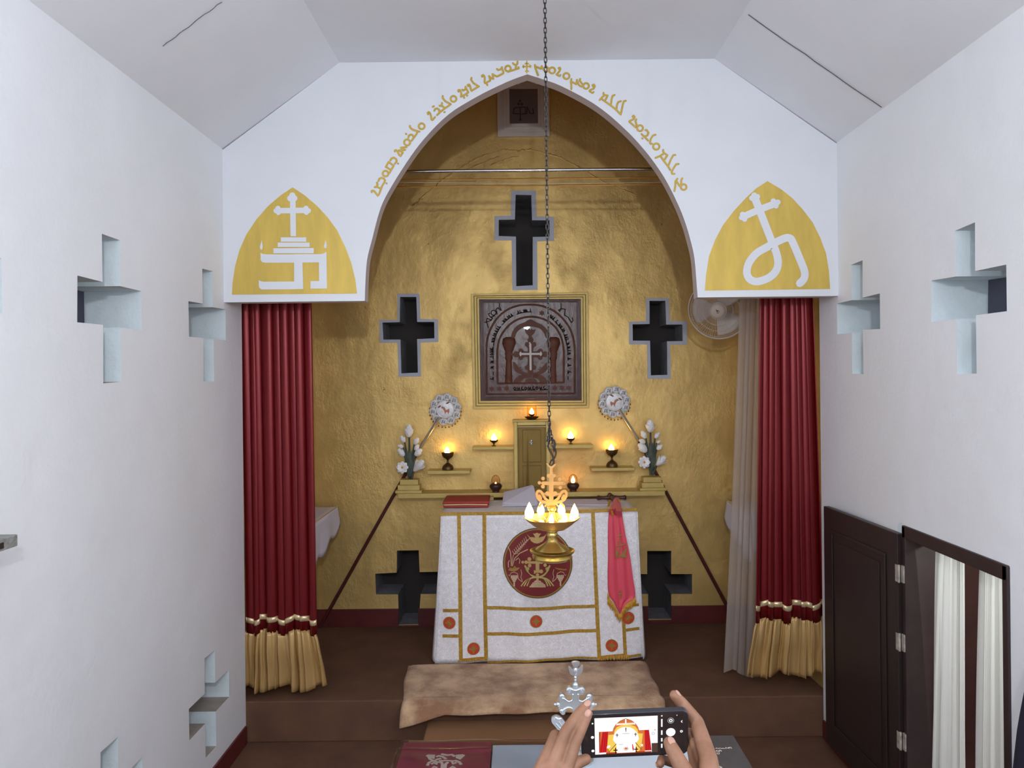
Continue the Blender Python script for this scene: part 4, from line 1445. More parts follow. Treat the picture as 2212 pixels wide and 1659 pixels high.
def braid(pts, w, name='gold_braid', m=None, off=.006, par=None, n=12):
    """flat woven band lying on the front of the cloth along a line of picture points"""
    Q = []
    for (x0, y0), (x1, y1) in zip(pts, pts[1:]):
        for k in range(n):
            Q.append((x0 + (x1 - x0) * k / n, y0 + (y1 - y0) * k / n))
    Q.append(pts[-1])
    mb = MB()
    vs = []
    for i, (x, y) in enumerate(Q):
        a, b = Q[max(i - 1, 0)], Q[min(i + 1, len(Q) - 1)]
        t = Vector((b[0] - a[0], b[1] - a[1])).normalized()
        nx, ny = -t.y * w / 2, t.x * w / 2
        vs += [on_front(x + nx, y + ny, off), on_front(x - nx, y - ny, off)]
    mb.add(vs, [(2 * i, 2 * i + 1, 2 * i + 3, 2 * i + 2) for i in range(len(Q) - 1)])
    return obj(name, mb, m or M_trim, par or altar, solid=.002)


braid([(950, 1111), (1160, 1108), (1376, 1101)], 6.9)
braid([(991, 1113), (994, 1260), (996, 1423)], 8.1)
braid([(1046, 1113), (1047, 1260), (1050, 1422)], 8.1)
braid([(1281, 1108), (1287, 1260), (1294, 1418)], 8.1)
braid([(1346, 1330), (1350, 1412)], 7.5)
braid([(957, 1318), (990, 1317)], 6.9)
braid([(956, 1373), (992, 1372)], 6.9)
braid([(1049, 1312), (1160, 1315), (1287, 1309)], 6.9)
braid([(1050, 1369), (1160, 1368), (1289, 1361)], 6.9)
braid([(1348, 1308), (1380, 1306)], 6.2)
braid([(1350, 1360), (1381, 1358)], 6.2)
braid([(996, 1423), (1050, 1422)], 5.0)
braid([(1294, 1418), (1350, 1412)], 5.0)
braid([(948, 1434), (994, 1436)], 5.0)
braid([(1052, 1431), (1160, 1425), (1288, 1419)], 4.4)
braid([(1352, 1417), (1385, 1415)], 5.0)


def fringe(x0, x1, y0, y1, lab=None, n=34, L=14):
    mb = MB()
    for k in range(n):
        u = k / (n - 1)
        x, y = x0 + (x1 - x0) * u, y0 + (y1 - y0) * u
        a = on_front(x, y, .010)
        b = on_front(x + random.uniform(-2.5, 2.5), y + L * random.uniform(.8, 1.05), .016 + random.uniform(0, .012))
        b.z = max(b.z, .024)
        mb.tube([a, a.lerp(b, .5) + Vector((0, -.004, 0)), b], [.0035, .004, .002], 5)
    return obj('fringe', mb, M_fringe, altar)


fringe(991, 1053, 1424, 1423)
fringe(1290, 1356, 1417, 1412)
# the two lappets between the braids are a little proud of the cloth
for (xa, xb, xc, xd, yb) in ((994, 1043, 1047, 999, 1421), (1285, 1342, 1347, 1297, 1413)):
    mb = MB()

    def lap(u, v):
        xl, xr = xa + (xd - xa) * v, xb + (xc - xb) * v
        return on_front(xl + (xr - xl) * u, 1113 + (yb - 1113) * v, .0035)
    mb.grid(lap, 8, 24)
    obj('lappet', mb, M_cloth, altar, smooth=60)


def disc_on(cx, cy, r, m, name, off, par=None, ry=None, n=32):
    mb = MB()
    pts = [on_front(cx + r * math.cos(2 * PI * k / n), cy + (ry or r) * math.sin(2 * PI * k / n), off) for k in range(n)]
    mb.add([on_front(cx, cy, off)] + pts, [(0, 1 + k, 1 + (k + 1) % n) for k in range(n)])
    return obj(name, mb, m, par or altar)


def ink_on(name, strokes, w, m, off, par, closed_polys=()):
    """embroidered strokes on the cloth front, in picture points"""
    mb = MB()
    for st in strokes:
        Q = st
        P = [on_front(x, y, off) for x, y in Q]
        mb.tube(P, w, 6, flat=.5)
    for pl in closed_polys:
        v3 = [Vector((x, y, 0)) for x, y in pl]
        tr = tessellate_polygon([v3])
        mb.add([on_front(x, y, off) for x, y in pl], [tuple(t) for t in tr])
    return obj(name, mb, m, par)


for i, (x, y) in enumerate(((971, 1344), (1023, 1401), (1158, 1341), (1321, 1393), (1357, 1334))):
    rd = disc_on(x, y, 13.5, M_stolegold, 'roundel', .0085)
    disc_on(x, y, 11.8, M_rored, 'roundel_field', .0095, rd)
    pet = []
    for k in range(4):
        w = PI / 2 * k
        pet.append([(x + math.cos(w + a) * r_, y + math.sin(w + a) * r_) for r_, a in ((1.0, -.9), (6, -.36), (8.6, -.2), (9.8, 0), (8.6, .2), (6, .36), (1.0, .9))])
    ink_on('roundel_cross', [[(x - 5, y - 5), (x + 5, y + 5)], [(x - 5, y + 5), (x + 5, y - 5)]], .003, M_stolegold, .0105, rd, pet)

# large emblem
cE = crop(1080, 1130, .10247)
ex, ey = 1161.5, 1216
em = disc_on(ex, ey, 75, M_emdark, 'emblem', .008, None, 76, 48)
em['label'] = 'large red embroidered roundel with dove, cross, wheat and grapes'
disc_on(ex, ey, 73.4, M_stolegold, 'emblem_border', .009, em, 74.5, 48)
disc_on(ex, ey, 70.5, M_emred, 'emblem_field', .010, em, 71.5, 48)
dove = [(565, 225), (630, 290), (690, 290), (745, 300), (720, 250), (690, 215), (740, 215), (780, 195), (820, 215), (870, 212), (835, 255), (815, 300), (870, 285), (930, 270), (975, 225), (945, 310), (900, 380), (830, 415), (780, 425), (720, 415), (655, 375), (620, 310)]
ink_on('embroidered_dove', [], .004, M_emgold, .0125, em, [cE(dove)])
# wheat ear with leaves
ws = []
for k in range(9):
    t = k / 8
    x, y = 300 + 260 * t, 650 - 290 * t
    ws.append(cE([(x, y), (x - 40 + 20 * t, y - 70 - 10 * t)]))
    ws.append(cE([(x, y), (x + 85 - 20 * t, y - 25 - 10 * t)]))
ws.append(cE([(250, 860), (280, 680), (350, 590), (560, 370), (620, 320)]))
ink_on('embroidered_wheat', ws, .0022, M_empale, .0125, em)
ink_on('embroidered_leaf', [cE([(240, 900), (235, 760), (220, 600), (165, 490)]), cE([(260, 900), (310, 740), (420, 630), (590, 550)]), cE([(330, 780), (390, 730), (420, 780), (410, 850)]), cE([(200, 780), (175, 830), (180, 930)])], .0032, M_empale, .0125, em)
for sx in (1, -1):
    mx = (lambda x: x) if sx > 0 else (lambda x: 1576 - x)
    gp = []
    for r_ in range(7):
        for k in range(max(1, 5 - r_ // 1 if r_ > 1 else 4)):
            n_ = max(1, 5 - r_ if r_ > 1 else 4)
            gx = 300 + (k - (n_ - 1) / 2) * 36
            gy = 1110 + r_ * 33
            gp.append([(p[0], p[1]) for p in cE([(mx(gx) + 19 * math.cos(a), gy + 19 * math.sin(a)) for a in [q_ * PI / 4 for q_ in range(8)]])])
    ink_on('embroidered_grapes', [cE([(mx(180), 1085), (mx(200), 1110), (mx(235), 1040), (mx(300), 1025), (mx(370), 1060), (mx(390), 1170), (mx(470), 1235)]), cE([(mx(470), 1215), (mx(440), 1130), (mx(460), 1060), (mx(440), 970)])], .0022, M_empale, .0125, em, gp)
    ink_on('embroidered_vine_leaf', [], .003, M_stolegold, .0122, em, [cE([(mx(170), 985), (mx(210), 930), (mx(270), 945), (mx(310), 890), (mx(340), 930), (mx(425), 935), (mx(370), 985), (mx(320), 1005), (mx(240), 1005)])])
    # lotus scroll on this side
    lo = []
    for dx in (0, 42, 84):
        lo.append(cE([(p.x, p.y) for p in catmull([(mx(800), 1140 - dx * .02, 0), (mx(690 - dx * .3), 1120 - dx * .35, 0), (mx(600 - dx * .45), 1040 - dx * .6, 0), (mx(560 - dx * .55 + 30), 960 - dx * .6, 0), (mx(600 - dx * .9), 935 - dx * .5, 0), (mx(610 - dx * .9), 975 - dx * .5, 0)], 4)]))
    for dx in (0, 62, 124):
        lo.append(cE([(p.x, p.y) for p in catmull([(mx(780), 1140, 0), (mx(680 - dx * .3), 1150, 0), (mx(620 - dx * .6), 1200, 0), (mx(570 - dx), 1320, 0)], 4)]))
    ink_on('embroidered_lotus', lo, .0048, M_emgreen, .0125, em)
ink_on('embroidered_cross', [], .003, M_emgold, .0128, em, [cE([(750, 780), (830, 780), (830, 980), (850, 1040), (735, 1040), (752, 980)]), cE([(590, 800), (900, 800), (900, 850), (590, 850)])] +
       [cE([(cx + r_ * math.cos(a * PI / 6), cy + r_ * math.sin(a * PI / 6)) for a in range(12)]) for cx, cy, r_ in ((480, 820, 30), (552, 820, 38), (620, 755, 42), (625, 890, 38), (715, 1025, 42), (868, 1010, 42), (790, 1085, 36), (790, 1160, 28), (720, 680, 40), (950, 880, 36), (790, 1210, 36))])
ink_on('embroidered_steps', [], .003, M_empale, .0128, em, [cE([(735, 1205), (850, 1205), (880, 1240), (710, 1240)]), cE([(690, 1245), (900, 1245), (925, 1275), (665, 1275)]), cE([(650, 1280), (945, 1280), (960, 1310), (630, 1310)]), cE([(610, 1315), (965, 1315), (960, 1345), (620, 1345)])])

# folded red cloth, board, linen, wooden cross with its sash
mb = MB()
r0 = WZ(956, 1098, ZA + .003)
r1 = WZ(1056, 1098, ZA + .003)
rc = thing('folded_red_cloth', 'brick red folded cloth with a pale edge at the front corner of the altar', 'cloth', ((r0.x + r1.x) / 2, r0.y + .15, ZA))
for k, (z0, z1, dx) in enumerate(((.004, .026, .004), (.027, .052, 0))):
    mb = MB()
    mb.box((r0.x + dx, r0.y + k * .006, ZA + z0), (r1.x - dx, r0.y + .30, ZA + z1))
    obj('fold', mb, M_redcloth, rc, bevel=0.010, smooth=60)
mb = MB().tube([(r0.x + .012, r0.y + .004, ZA + .027), ((r0.x + r1.x) / 2, r0.y - .003, ZA + .030), (r1.x - .012, r0.y + .004, ZA + .026)], .004, 6)
obj('pale_edge', mb, M_cream, rc)
b0, b1 = W(962, 1066, 5.80), W(1066, 1066, 5.80)
mb = MB().box((b0.x, 5.79, ZA + .004), (b1.x, YW - .004, ZA + .035))
bd = obj('printed_board', mb, M_tan, bevel=0.003)
tag(bd, 'tan printed board lying behind the red folded cloth', 'board')
mb = MB()
zt_ = ZA + .0362
for k in range(4):
    mb.box((b0.x + .20, 5.798 + k * .009, zt_ - .002), (b1.x - .09, 5.801 + k * .009, zt_))
mb.box((b1.x - .075, 5.797, zt_ - .002), (b1.x - .03, 5.828, zt_ + .0005))
obj('print', mb, M_print, bd)
l0, l1, l2, l3 = W(1084, 1087, 5.52), W(1161, 1080, 5.52), W(1150, 1047, 5.80), W(1088, 1063, 5.80)
l0.z = l1.z = ZA + .012
t = thing('folded_linen', 'white linen folded over a tilted rest behind the hanging lamp', 'linen', ((l0.x + l1.x) / 2, 5.65, ZA))
mb = MB()
mb.add([l0, l1, l2, l3, l0 + Vector((0, .002, -.004)), l1 + Vector((0, .002, -.004)), Vector((l2.x, l2.y, ZA + .007)), Vector((l3.x, l3.y, ZA + .007))], [(0, 1, 2, 3), (4, 7, 6, 5), (0, 4, 5, 1), (1, 5, 6, 2), (2, 6, 7, 3), (3, 7, 4, 0)])
obj('linen', mb, M_lav, t, bevel=0.004)
mb = MB()
e0 = Vector((.004, -.003, .006))
mb.add([l0.lerp(l3, .12) + e0, l1.lerp(l2, .05) + e0, l2.lerp(l1, .1) + e0 * 1.4, l3.lerp(l0, .08) + e0 * 1.4], [(0, 1, 2, 3)])
obj('top_fold', mb, M_lav, t, solid=.003)
# small white pall flat on the altar near the wooden cross
p0, p1 = WZ(1205, 1093, ZA + .004), WZ(1300, 1088, ZA + .004)
mb = MB().box((p0.x, p0.y, ZA + .006), (p1.x + .05, p0.y + .26, ZA + .011))
tag(obj('altar_linen', mb, M_lav, bevel=0.002), 'flat white linen square on the altar left of the wooden cross', 'linen')
cw = WZ(1318, 1080, ZA + .02)
t = thing('wooden_cross', 'dark wooden hand cross lying on the altar with the pink sash', 'cross', (cw.x, cw.y, ZA))
mb = MB()
x0_, x1_ = WZ(1287, 1076, ZA + .012).x, WZ(1348, 1074, ZA + .012).x
yc_ = cw.y + .05
zc_ = ZA + .030
mb.tube([(x0_ + d_, yc_, zc_) for d_ in (0, .012, .022, .05, .09)] + [(x1_ - d_, yc_, zc_) for d_ in (.09, .05, .022, .012, 0)], [.014, .020, .015, .013, .016, .016, .013, .015, .020, .014], 10)
xm = (x0_ + x1_) / 2
mb.tube([(xm, yc_ + .13, zc_), (xm, yc_ + .115, zc_), (xm, yc_ + .1, zc_), (xm, yc_, zc_ + .004), (xm, yc_ - .12, zc_ - .004)], [.013, .02, .014, .018, .013], 10)
mb.ball((xm, yc_, zc_ + .006), .024, 8, (1, 1, .8))
obj('carved_wood', mb, M_oldcross, t, smooth=50)

sash = thing('pink_sash', 'coral pink silk sash with gold fringe hanging down the altar front', 'sash', on_front(1340, 1320))
L_ = [(1326, 1079), (1321, 1090), (1315, 1108), (1313, 1150), (1313, 1200), (1312, 1240), (1314, 1281), (1326, 1300), (1337, 1322)]
R_ = [(1336, 1076), (1341, 1090), (1343, 1104), (1350, 1150), (1360, 1200), (1366, 1245), (1371, 1287), (1354, 1300), (1337, 1322)]
Lc, Rc = catmull([(*p, 0) for p in L_], 5), catmull([(*p, 0) for p in R_], 5)
nL = len(Lc) - 1


def sash_p(px, py, off, u):
    if py < 1106:      # on top of the altar, rising over the wooden cross
        k = (1106 - py) / 30.0
        p = WZ(px, py, ZA + .024 + .04 * k)
        p.z += .008 * math.sin(u * PI)
        return p
    w = .006 * math.sin(u * 15 + py * .004) * min(1, (py - 1104) / 40)
    return on_front(px, py, off + .016 + w)


mb = MB()
mb.grid(lambda u, v: sash_p(*(lambda a, b: (a.x + (b.x - a.x) * u, a.y + (b.y - a.y) * u))(Lc[min(int(round(v * nL)), nL)], Rc[min(int(round(v * nL)), nL)]), .0, u), 14, nL)
obj('silk', mb, M_stole, sash, smooth=70, solid=.002)
mb = MB()
edge = [(1313, 1278), (1315, 1290), (1326, 1303), (1337, 1324), (1348, 1306), (1362, 1296), (1371, 1287)]
E = catmull([(*p, 0) for p in edge], 8)
for p in E:
    for q_ in range(2):
        a = on_front(p.x + random.uniform(-1, 1), p.y, .018)
        b = on_front(p.x + random.uniform(-2, 2) + (p.x - 1340) * .03, p.y + random.uniform(13, 19), .016 + random.uniform(0, .01))
        mb.tube([a, a.lerp(b, .5) + Vector((0, -.006, 0)), b], [.003, .0036, .0015], 5)
obj('fringe', mb, M_fringe, sash)
mb = MB()
for a, b in (((1316, 1084), (1312, 1098)), ((1318, 1100), (1321, 1112)), ((1334, 1080), (1337, 1086))):
    for q_ in range(6):
        A_ = sash_p(a[0] + q_ * .5, a[1], .02, .5)
        B_ = sash_p(b[0] + q_ * .7, b[1], .024, .5) + Vector((0, -.004, 0))
        mb.tube([A_ + Vector((0, -.006, .004)), B_ + Vector((0, -.006, .004))], .003, 5)
obj('tassel', mb, M_fringe, sash)
cS = crop(1290, 1050, .1808)
so = lambda pts: [tuple(p) for p in cS(pts)]


def sash_ink(name, strokes, w, m, polys=()):
    mb = MB()
    for st in strokes:
        mb.tube([sash_p(x, y, .010, .5) + Vector((0, -.002, 0)) for x, y in so(st)], w, 6, flat=.5)
    for pl in polys:
        v3 = [Vector((x, y, 0)) for x, y in pl]
        mb.add([sash_p(x, y, .010, .5) + Vector((0, -.002, 0)) for x, y in so(pl)], [tuple(t_) for t_ in tessellate_polygon([v3])])
    return obj(name, mb, m, sash)


sash_ink('gold_emblem', [[(262, 645), (265, 770)], [(220, 710), (335, 690)], [(262, 560), (262, 640)], [(235, 595), (262, 585), (298, 580)], [(240, 660), (262, 650), (285, 660)], [(225, 700), (225, 730)], [(325, 680), (330, 705)], [(235, 840), (320, 838)], [(245, 825), (300, 822)]], .0035, M_stolegold,
         [[(215, 735), (240, 770), (262, 780), (240, 810), (225, 850), (215, 830)], [(270, 800), (310, 780), (345, 720), (352, 760), (330, 800), (350, 850), (310, 845)]])
sash_ink('small_gold_cross', [[(268, 1225), (268, 1330)], [(248, 1275), (290, 1270)]], .004, M_stolegold)

# fur rug in front of the altar, its front edge falling over the sanctuary step
mb = MB()
bl, br, fr_, fl2 = WZ(880, 1433, .02), WZ(1393, 1424, .02), WZ(1436, 1512, .02), WZ(868, 1516, .02)


def rug(u, v):
    w = min(v / .74, 1.0)
    p = bl.lerp(br, u).lerp(fl2.lerp(fr_, u), w)
    p.x += .006 * math.sin(v * 17) * max(0, u * 4 - 3) + .006 * math.sin(v * 11 + 1) * max(0, 1 - u * 4)
    p.z = .010 + .003 * math.sin(u * 9 + v * 4)
    over = (v - .74) / .26
    if over > 0:
        corner = max(0, 1 - u * 6)
        p.y = YP + .012 - (.135 + .006 * math.sin(u * 31)) * over - .02 * corner * over
        p.z = .010 - (.036 + .075 * corner + .006 * math.sin(u * 7)) * over ** 1.7
    else:
        p.y = max(p.y, YP + .012)
    e = min(u, 1 - u, v, 1 - v)
    if e < .02 and v < 2:
        p.z -= .012 * (1 - e / .02)
    return p


mb.grid(rug, 90, 40)
rg = obj('fur_rug', mb, M_rug, smooth=80, solid=.012)
tag(rg, 'worn brown fur rug in front of the altar, hanging over the step', 'rug')
# ================================================================ CURTAINS, FAN, SIDE SHELVES
def drape(pL, pR, Y, ztop, pyb, folds, amp, seed, seam=None, z_end=None):
    """hanging folds between two picture edges given as (x at top, x at bottom) at depth Y"""
    rnd = random.Random(seed)
    ph = [rnd.uniform(0, 6.28) for _ in range(4)]
    xl0, xl1 = W(pL[0], 700, Y).x, W(pL[1], 1330, Y).x
    xr0, xr1 = W(pR[0], 700, Y).x, W(pR[1], 1330, Y).x

    def fn(u, v, z=None, fl=0.0):
        zz = ztop + (pyb - ztop) * v if z is None else z
        vv = (ztop - zz) / (ztop - 0.1)
        vv = max(0, min(1.15, vv))
        uu = u + .018 * math.sin(u * 9 + ph[0]) + .01 * math.sin(u * 23 + ph[1] + vv)
        x = (xl0 + (xl1 - xl0) * vv) * (1 - uu) + (xr0 + (xr1 - xr0) * vv) * uu
        a = amp * (1 - .25 * vv) * (1 + fl)
        q = 2 * PI * folds * u
        w_ = q + ph[2] + .9 * math.sin(2.2 * q / folds + ph[3])
        y = Y - a * (2.2 * (abs(math.cos(w_ / 2)) ** .8) - 1.1) + a * .30 * math.sin(q * .55 + ph[1] + vv * 1.5)
        x += a * .55 * math.sin(w_)
        return Vector((x, y, zz))
    return fn


def red_curtain(pL, pR, fl, fr, lab, seed, pys):
    Y = 4.74
    ztop = zr - .016
    fn = drape(pL, pR, Y, ztop, 0, 9, .030, seed)
    yr, yb_, ye = pys                       # ribbon, top of ruffle, hem in picture rows
    zrib, zruf, zhem = z_at(600, yr, Y), z_at(600, yb_, Y), z_at(600, ye, Y)
    zhem = max(zhem, .012)
    t = thing('red_curtain', lab, 'curtain', (fn(.5, 0, zhem).x, Y, 0))
    wob = lambda u: .014 * math.sin(u * 15 + seed) + .010 * math.sin(u * 31 + seed * 2)
    mb = MB().grid(lambda u, v: fn(u, 0, ztop + (zruf + wob(u) - ztop) * v), 150, 30)
    obj('satin', mb, M_red, t, smooth=80, solid=.002)
    mb = MB()
    mb.grid(lambda u, v: fn(u, 0, zrib + wob(u) + .017 - .034 * v) + Vector((0, -.004, 0)), 150, 2)
    obj('ribbon_band', mb, M_ribbon, t, smooth=80, solid=.001)
    rnd = random.Random(seed + 5)
    phs = [rnd.uniform(0, 6.28) for _ in range(5)]
    xa0, xa1 = W(pL[1], 1340, Y).x, W(pR[1], 1340, Y).x
    xb0, xb1 = W(fl, 1480, Y).x, W(fr, 1480, Y).x

    def ruf(u, v):
        top = zruf + wob(u) + .008
        hem = zhem + .022 * (1 + math.sin(u * 13 + phs[0])) * .8
        z = top + (hem - top) * v
        p = fn(u, 0, z)
        g = .017 * (0.45 + .7 * v) * math.sin(u * 82 + phs[1] + 1.6 * math.sin(u * 11 + phs[2]) + v) + .02 * v * math.sin(u * 29 + phs[3]) + .0055 * (1 - .5 * v) * math.sin(u * 190 + phs[4] + 2 * math.sin(u * 17))
        x = p.x + (xb0 - xa0) * v ** .6 * (1 - u) + (xb1 - xa1) * v ** .6 * u
        return Vector((x + g * .4, p.y - .012 * math.sin(PI * min(1, v * 1.6)) + g, z))
    mb = MB().grid(ruf, 260, 14)
    obj('gold_ruffle', mb, M_ruffle, t, smooth=80, solid=.002)
    mb = MB()
    for k in range(9):
        p = fn((k + .5) / 9, 0, ztop)
        mb.tube([(p.x, YD + .017 * math.cos(a), zr - .002 + .017 * math.sin(a)) for a in [2 * PI * i / 14 for i in range(14)]], .0025, 6, closed=True)
    obj('curtain_ring', mb, M_steel, t, smooth=60)
    return t


red_curtain((516, 529), (669, 684), 523, 702, 'red satin curtain with gold ruffle on the left, next to the credence cloth', 3, (1336, 1364, 1492))
red_curtain((1645, 1628), (1753, 1784), 1612, 1786, 'red satin curtain with gold ruffle on the right, next to the grey voile', 11, (1316, 1350, 1474))
# grey voile curtain beside the red one
Yv = 5.0
zt5 = z_at(1143, 386, 5.0)
fnv = drape((1610, 1580), (1680, 1660), Yv, zt5, 0, 6, .022, 21)
vt = thing('voile_curtain', 'sheer grey voile curtain hanging between the wall fan and the red curtain', 'curtain', (fnv(.4, 0, .02).x, Yv, 0))


def voile(u, v):
    z = zt5 - .014 + (.035 - zt5) * v
    p = fnv(u, 0, z + .03 * math.sin(u * 9) * v)
    p.x -= .05 * v * v * (1 - u)
    return p


mb = MB().grid(lambda u, v: voile(u, v * .965), 90, 30)
obj('voile', mb, M_sheer, vt, smooth=80)
mb = MB().grid(lambda u, v: voile(u, .965 + .035 * v), 90, 3)
obj('hem', mb, M_hem, vt, smooth=80)
mb = MB()
for k in range(6):
    p = voile((k + .5) / 6, 0)
    mb.tube([(p.x, Yv + .009 * math.cos(a), zt5 - .003 + .009 * math.sin(a)) for a in [2 * PI * i / 12 for i in range(12)]], .0015, 6, closed=True)
obj('curtain_ring', mb, M_steel, vt, smooth=60)

# wall fan on the right
fc = W(1553, 668, 5.30)
ft = thing('wall_fan', 'white wall fan in a wire cage below the right arch corner', 'fan', (SR - .03, 5.42, fc.z))
ax = Vector((-.42, -1, -.28)).normalized()
sx_ = ax.cross(Vector((0, 0, 1))).normalized()
sy_ = sx_.cross(ax).normalized()
MF = Matrix(((sx_.x, sy_.x, ax.x, fc.x), (sx_.y, sy_.y, ax.y, fc.y), (sx_.z, sy_.z, ax.z, fc.z), (0, 0, 0, 1)))
rf = .215
mb = MB()
P3 = lambda r, w, z: MF @ Vector((r * math.cos(w), r * math.sin(w), z))
circ = lambda r, z, k=40: [P3(r, 2 * PI * i / k, z) for i in range(k)]
for r, z, w in ((rf, 0, .005), (rf - .004, -.012, .003), (.15, .045, .0022), (.105, .058, .0022), (.06, .064, .003), (.195, .02, .0016)):
    mb.tube(circ(r, z), w, 6, closed=True)
for k in range(72):
    w = 2 * PI * k / 72
    mb.tube([P3(.05, w, .064), P3(.105, w, .058), P3(.15, w, .045), P3(.195, w, .022), P3(rf, w, 0)], .0011, 4)
obj('front_cage', mb, M_plastic, ft, smooth=60)
mb = MB()
for k in range(60):
    w = 2 * PI * k / 60
    mb.tube([P3(.06, w, -.07), P3(.13, w, -.062), P3(.19, w, -.035), P3(rf - .004, w, -.006)], .0011, 4)
obj('rear_cage', mb, M_plastic, ft, smooth=60)
mb = MB().lathe([(0, .078), (.035, .077), (.050, .072), (.056, .062), (.05, .058), (0, .058)], MF, 32)
hub = obj('hub_badge', mb, M_plastic, ft, smooth=50)
mb = MB()
MH = MF @ Matrix.Translation((0, 0, .0775))
mb.ink([[(-.012, -.004), (-.002, .006), (.002, -.008), (.010, .012)], [(-.002, .006), (.006, .004)], [(-.008, -.012), (.004, -.014)]], .004, MH, 0, .0012)
for k in range(5):
    mb.ink([[(.014 + .004 * k, .026 - .0025 * k), (.016 + .004 * k, .020 - .0025 * k)]], .0018, MH, 0, -.001)
obj('badge_print', mb, M_black, hub)
mb = MB()
for k in range(3):
    def bl_(u, v, k=k):
        w = 2 * PI * k / 3 + (u - .5) * (1.5 - .3 * v)
        r = .04 + .15 * v
        return P3(r, w, -.01 + (u - .5) * .045 * (1 - .3 * v))
    mb.grid(bl_, 10, 8)
obj('fan_blades', mb, mat('fan_blade_plastic', (206, 196, 190), 0.4), ft, smooth=60, solid=.003)
mb = MB().lathe([(0, -.15), (.03, -.148), (.05, -.13), (.055, -.09), (.05, -.065), (0, -.06)], MF, 24)
obj('motor', mb, M_plastic, ft, smooth=50)
mb = MB()
mp = MF @ Vector((0, 0, -.12))
wl = Vector((SR - .04, 5.46, mp.z - .02))
mb.tube([mp, mp + Vector((.05, .04, .06)), mp + Vector((.12, .06, .07)), Vector((wl.x - .08, wl.y - .02, wl.z + .04)), wl], [.02, .024, .026, .022, .022], 12)
mb.tube([mp + Vector((.10, .05, .05)), mp + Vector((.09, .06, -.04)), mp + Vector((.14, .07, -.10)), Vector((wl.x, wl.y, wl.z - .06))], [.018, .02, .016, .014], 10)
obj('swivel_arm', mb, M_plastic, ft, smooth=60)
mb = MB().box((SR - .055, 5.40, wl.z - .10), (SR - .002, 5.52, wl.z + .09))
obj('wall_bracket', mb, M_plastic, ft, bevel=.01)

# credence shelves with white cloths on the sanctuary's side walls


def credence(side, xo, y0, y1, z, lab1, lab2):
    xw = SL if side < 0 else SRB + .01
    mb = MB().box((min(xw, xo), y0, z - .035), (max(xw, xo), y1, z - .003))
    tag(obj('side_shelf', mb, M_tan, bevel=.003), lab1, 'shelf')
    mb = MB()
    top = lambda u, v: Vector((xw + (xo - xw) * u - side * .004 * (1 - u), y0 + (y1 - y0) * v, z + .003))

    def fall(u, v):
        y = y0 + (y1 - y0) * u
        drop = .16 + .17 * (1 - u) + .03 * math.sin(u * 17)
        return Vector((xo - side * (.008 + .02 * v * abs(math.sin(u * 8))), y, z + .003 - drop * v))

    def nearfall(u, v):
        x = xw + (xo - xw) * u
        return Vector((x, y0 - .008 - .02 * v * abs(math.sin(u * 7)), z + .003 - (.22 + .06 * u) * v))
    mb.grid(top, 10, 14)
    mb.grid(fall, 24, 8)
    mb.grid(nearfall, 12, 8)
    o = obj('shelf_cloth', mb, M_lav, smooth=60, solid=.003, weld=True)
    tag(o, lab2, 'cloth')
    mb = MB()
    mb.tube([Vector((xo - side * .002, y0 + (y1 - y0) * k / 10, z + .006)) for k in range(11)], .004, 6)
    obj('gold_edge', mb, M_ribbon, o)


credence(-1, -1.475, 5.05, 5.98, 1.0, 'wooden wall shelf under the cloth beside the left red curtain', 'white cloth with gold edge on the wall shelf beside the left red curtain')
credence(1, 1.66, 5.30, 5.92, 1.02, 'wooden wall shelf under the cloth behind the grey voile', 'white cloth on the wall shelf behind the grey voile')

# ================================================================ HANGING LAMP
YH = 3.40
lc = W(1192.5, 1118, YH)
zb_ = z_at(1193, 1208, YH)
hl = thing('hanging_oil_lamp', 'brass oil lamp with cross finial hanging on a long chain before the altar', 'lamp', (lc.x, YH, zb_))
u_ = YH / F
zz = lambda py: z_at(1193, py, YH)
T = Matrix.Translation((lc.x, YH, 0))
zrim = lc.z
mb = MB()
RB = .122


def scal(w, i):
    return 1 + .05 * (0.5 + .5 * math.cos(8 * w)) * (1 if i > 2 else .3)


mb.lathe([(.030, zrim - .058), (.060, zrim - .052), (.085, zrim - .036), (.112, zrim - .012), (RB, zrim), (RB - .004, zrim + .001), (.106, zrim - .010), (.07, zrim - .030), (.02, zrim - .034), (0, zrim - .034)], T, 64, scal)
obj('oil_bowl', mb, M_copper, hl, smooth=50)
mb = MB().lathe([(.0, zrim - .016), (.100, zrim - .016)], T, 32)
obj('oil', mb, mat('lamp_oil', (150, 100, 40), 0.1, spec=.7), hl)
za, zc1, zd = zrim - .054, zz(1177), zz(1188)
mb = MB().lathe([(.022, za), (.026, za - .004), (.026, za - .010), (.022, za - .014), (.025, za - .020), (.025, za - .030), (.0225, za - .034), (.0225, za - .052), (.0245, za - .056), (.0225, za - .060), (.0225, zc1 + .026), (.025, zc1 + .022), (.028, zc1 + .016), (.040, zc1 + .006), (.062, zc1 - .008), (.078, zc1 - .020), (.070, zc1 - .026), (0, zc1 - .026)], T, 40)
obj('column', mb, M_brass, hl, smooth=45)
zt2 = zz(1190)
mb = MB().lathe([(0, zt2 - .020), (.060, zt2 - .020), (.083, zt2 - .008), (.100, zt2 + .004), (.104, zt2 + .003), (.100, zt2 - .004), (.086, zt2 - .016), (.080, zt2 - .026), (.078, zt2 - .032), (.084, zb_ + .022), (.092, zb_ + .012), (.090, zb_ + .004), (.080, zb_), (0, zb_)], T, 48)
obj('drip_tray', mb, M_brass, hl, smooth=45)
zs_ = zz(1094)
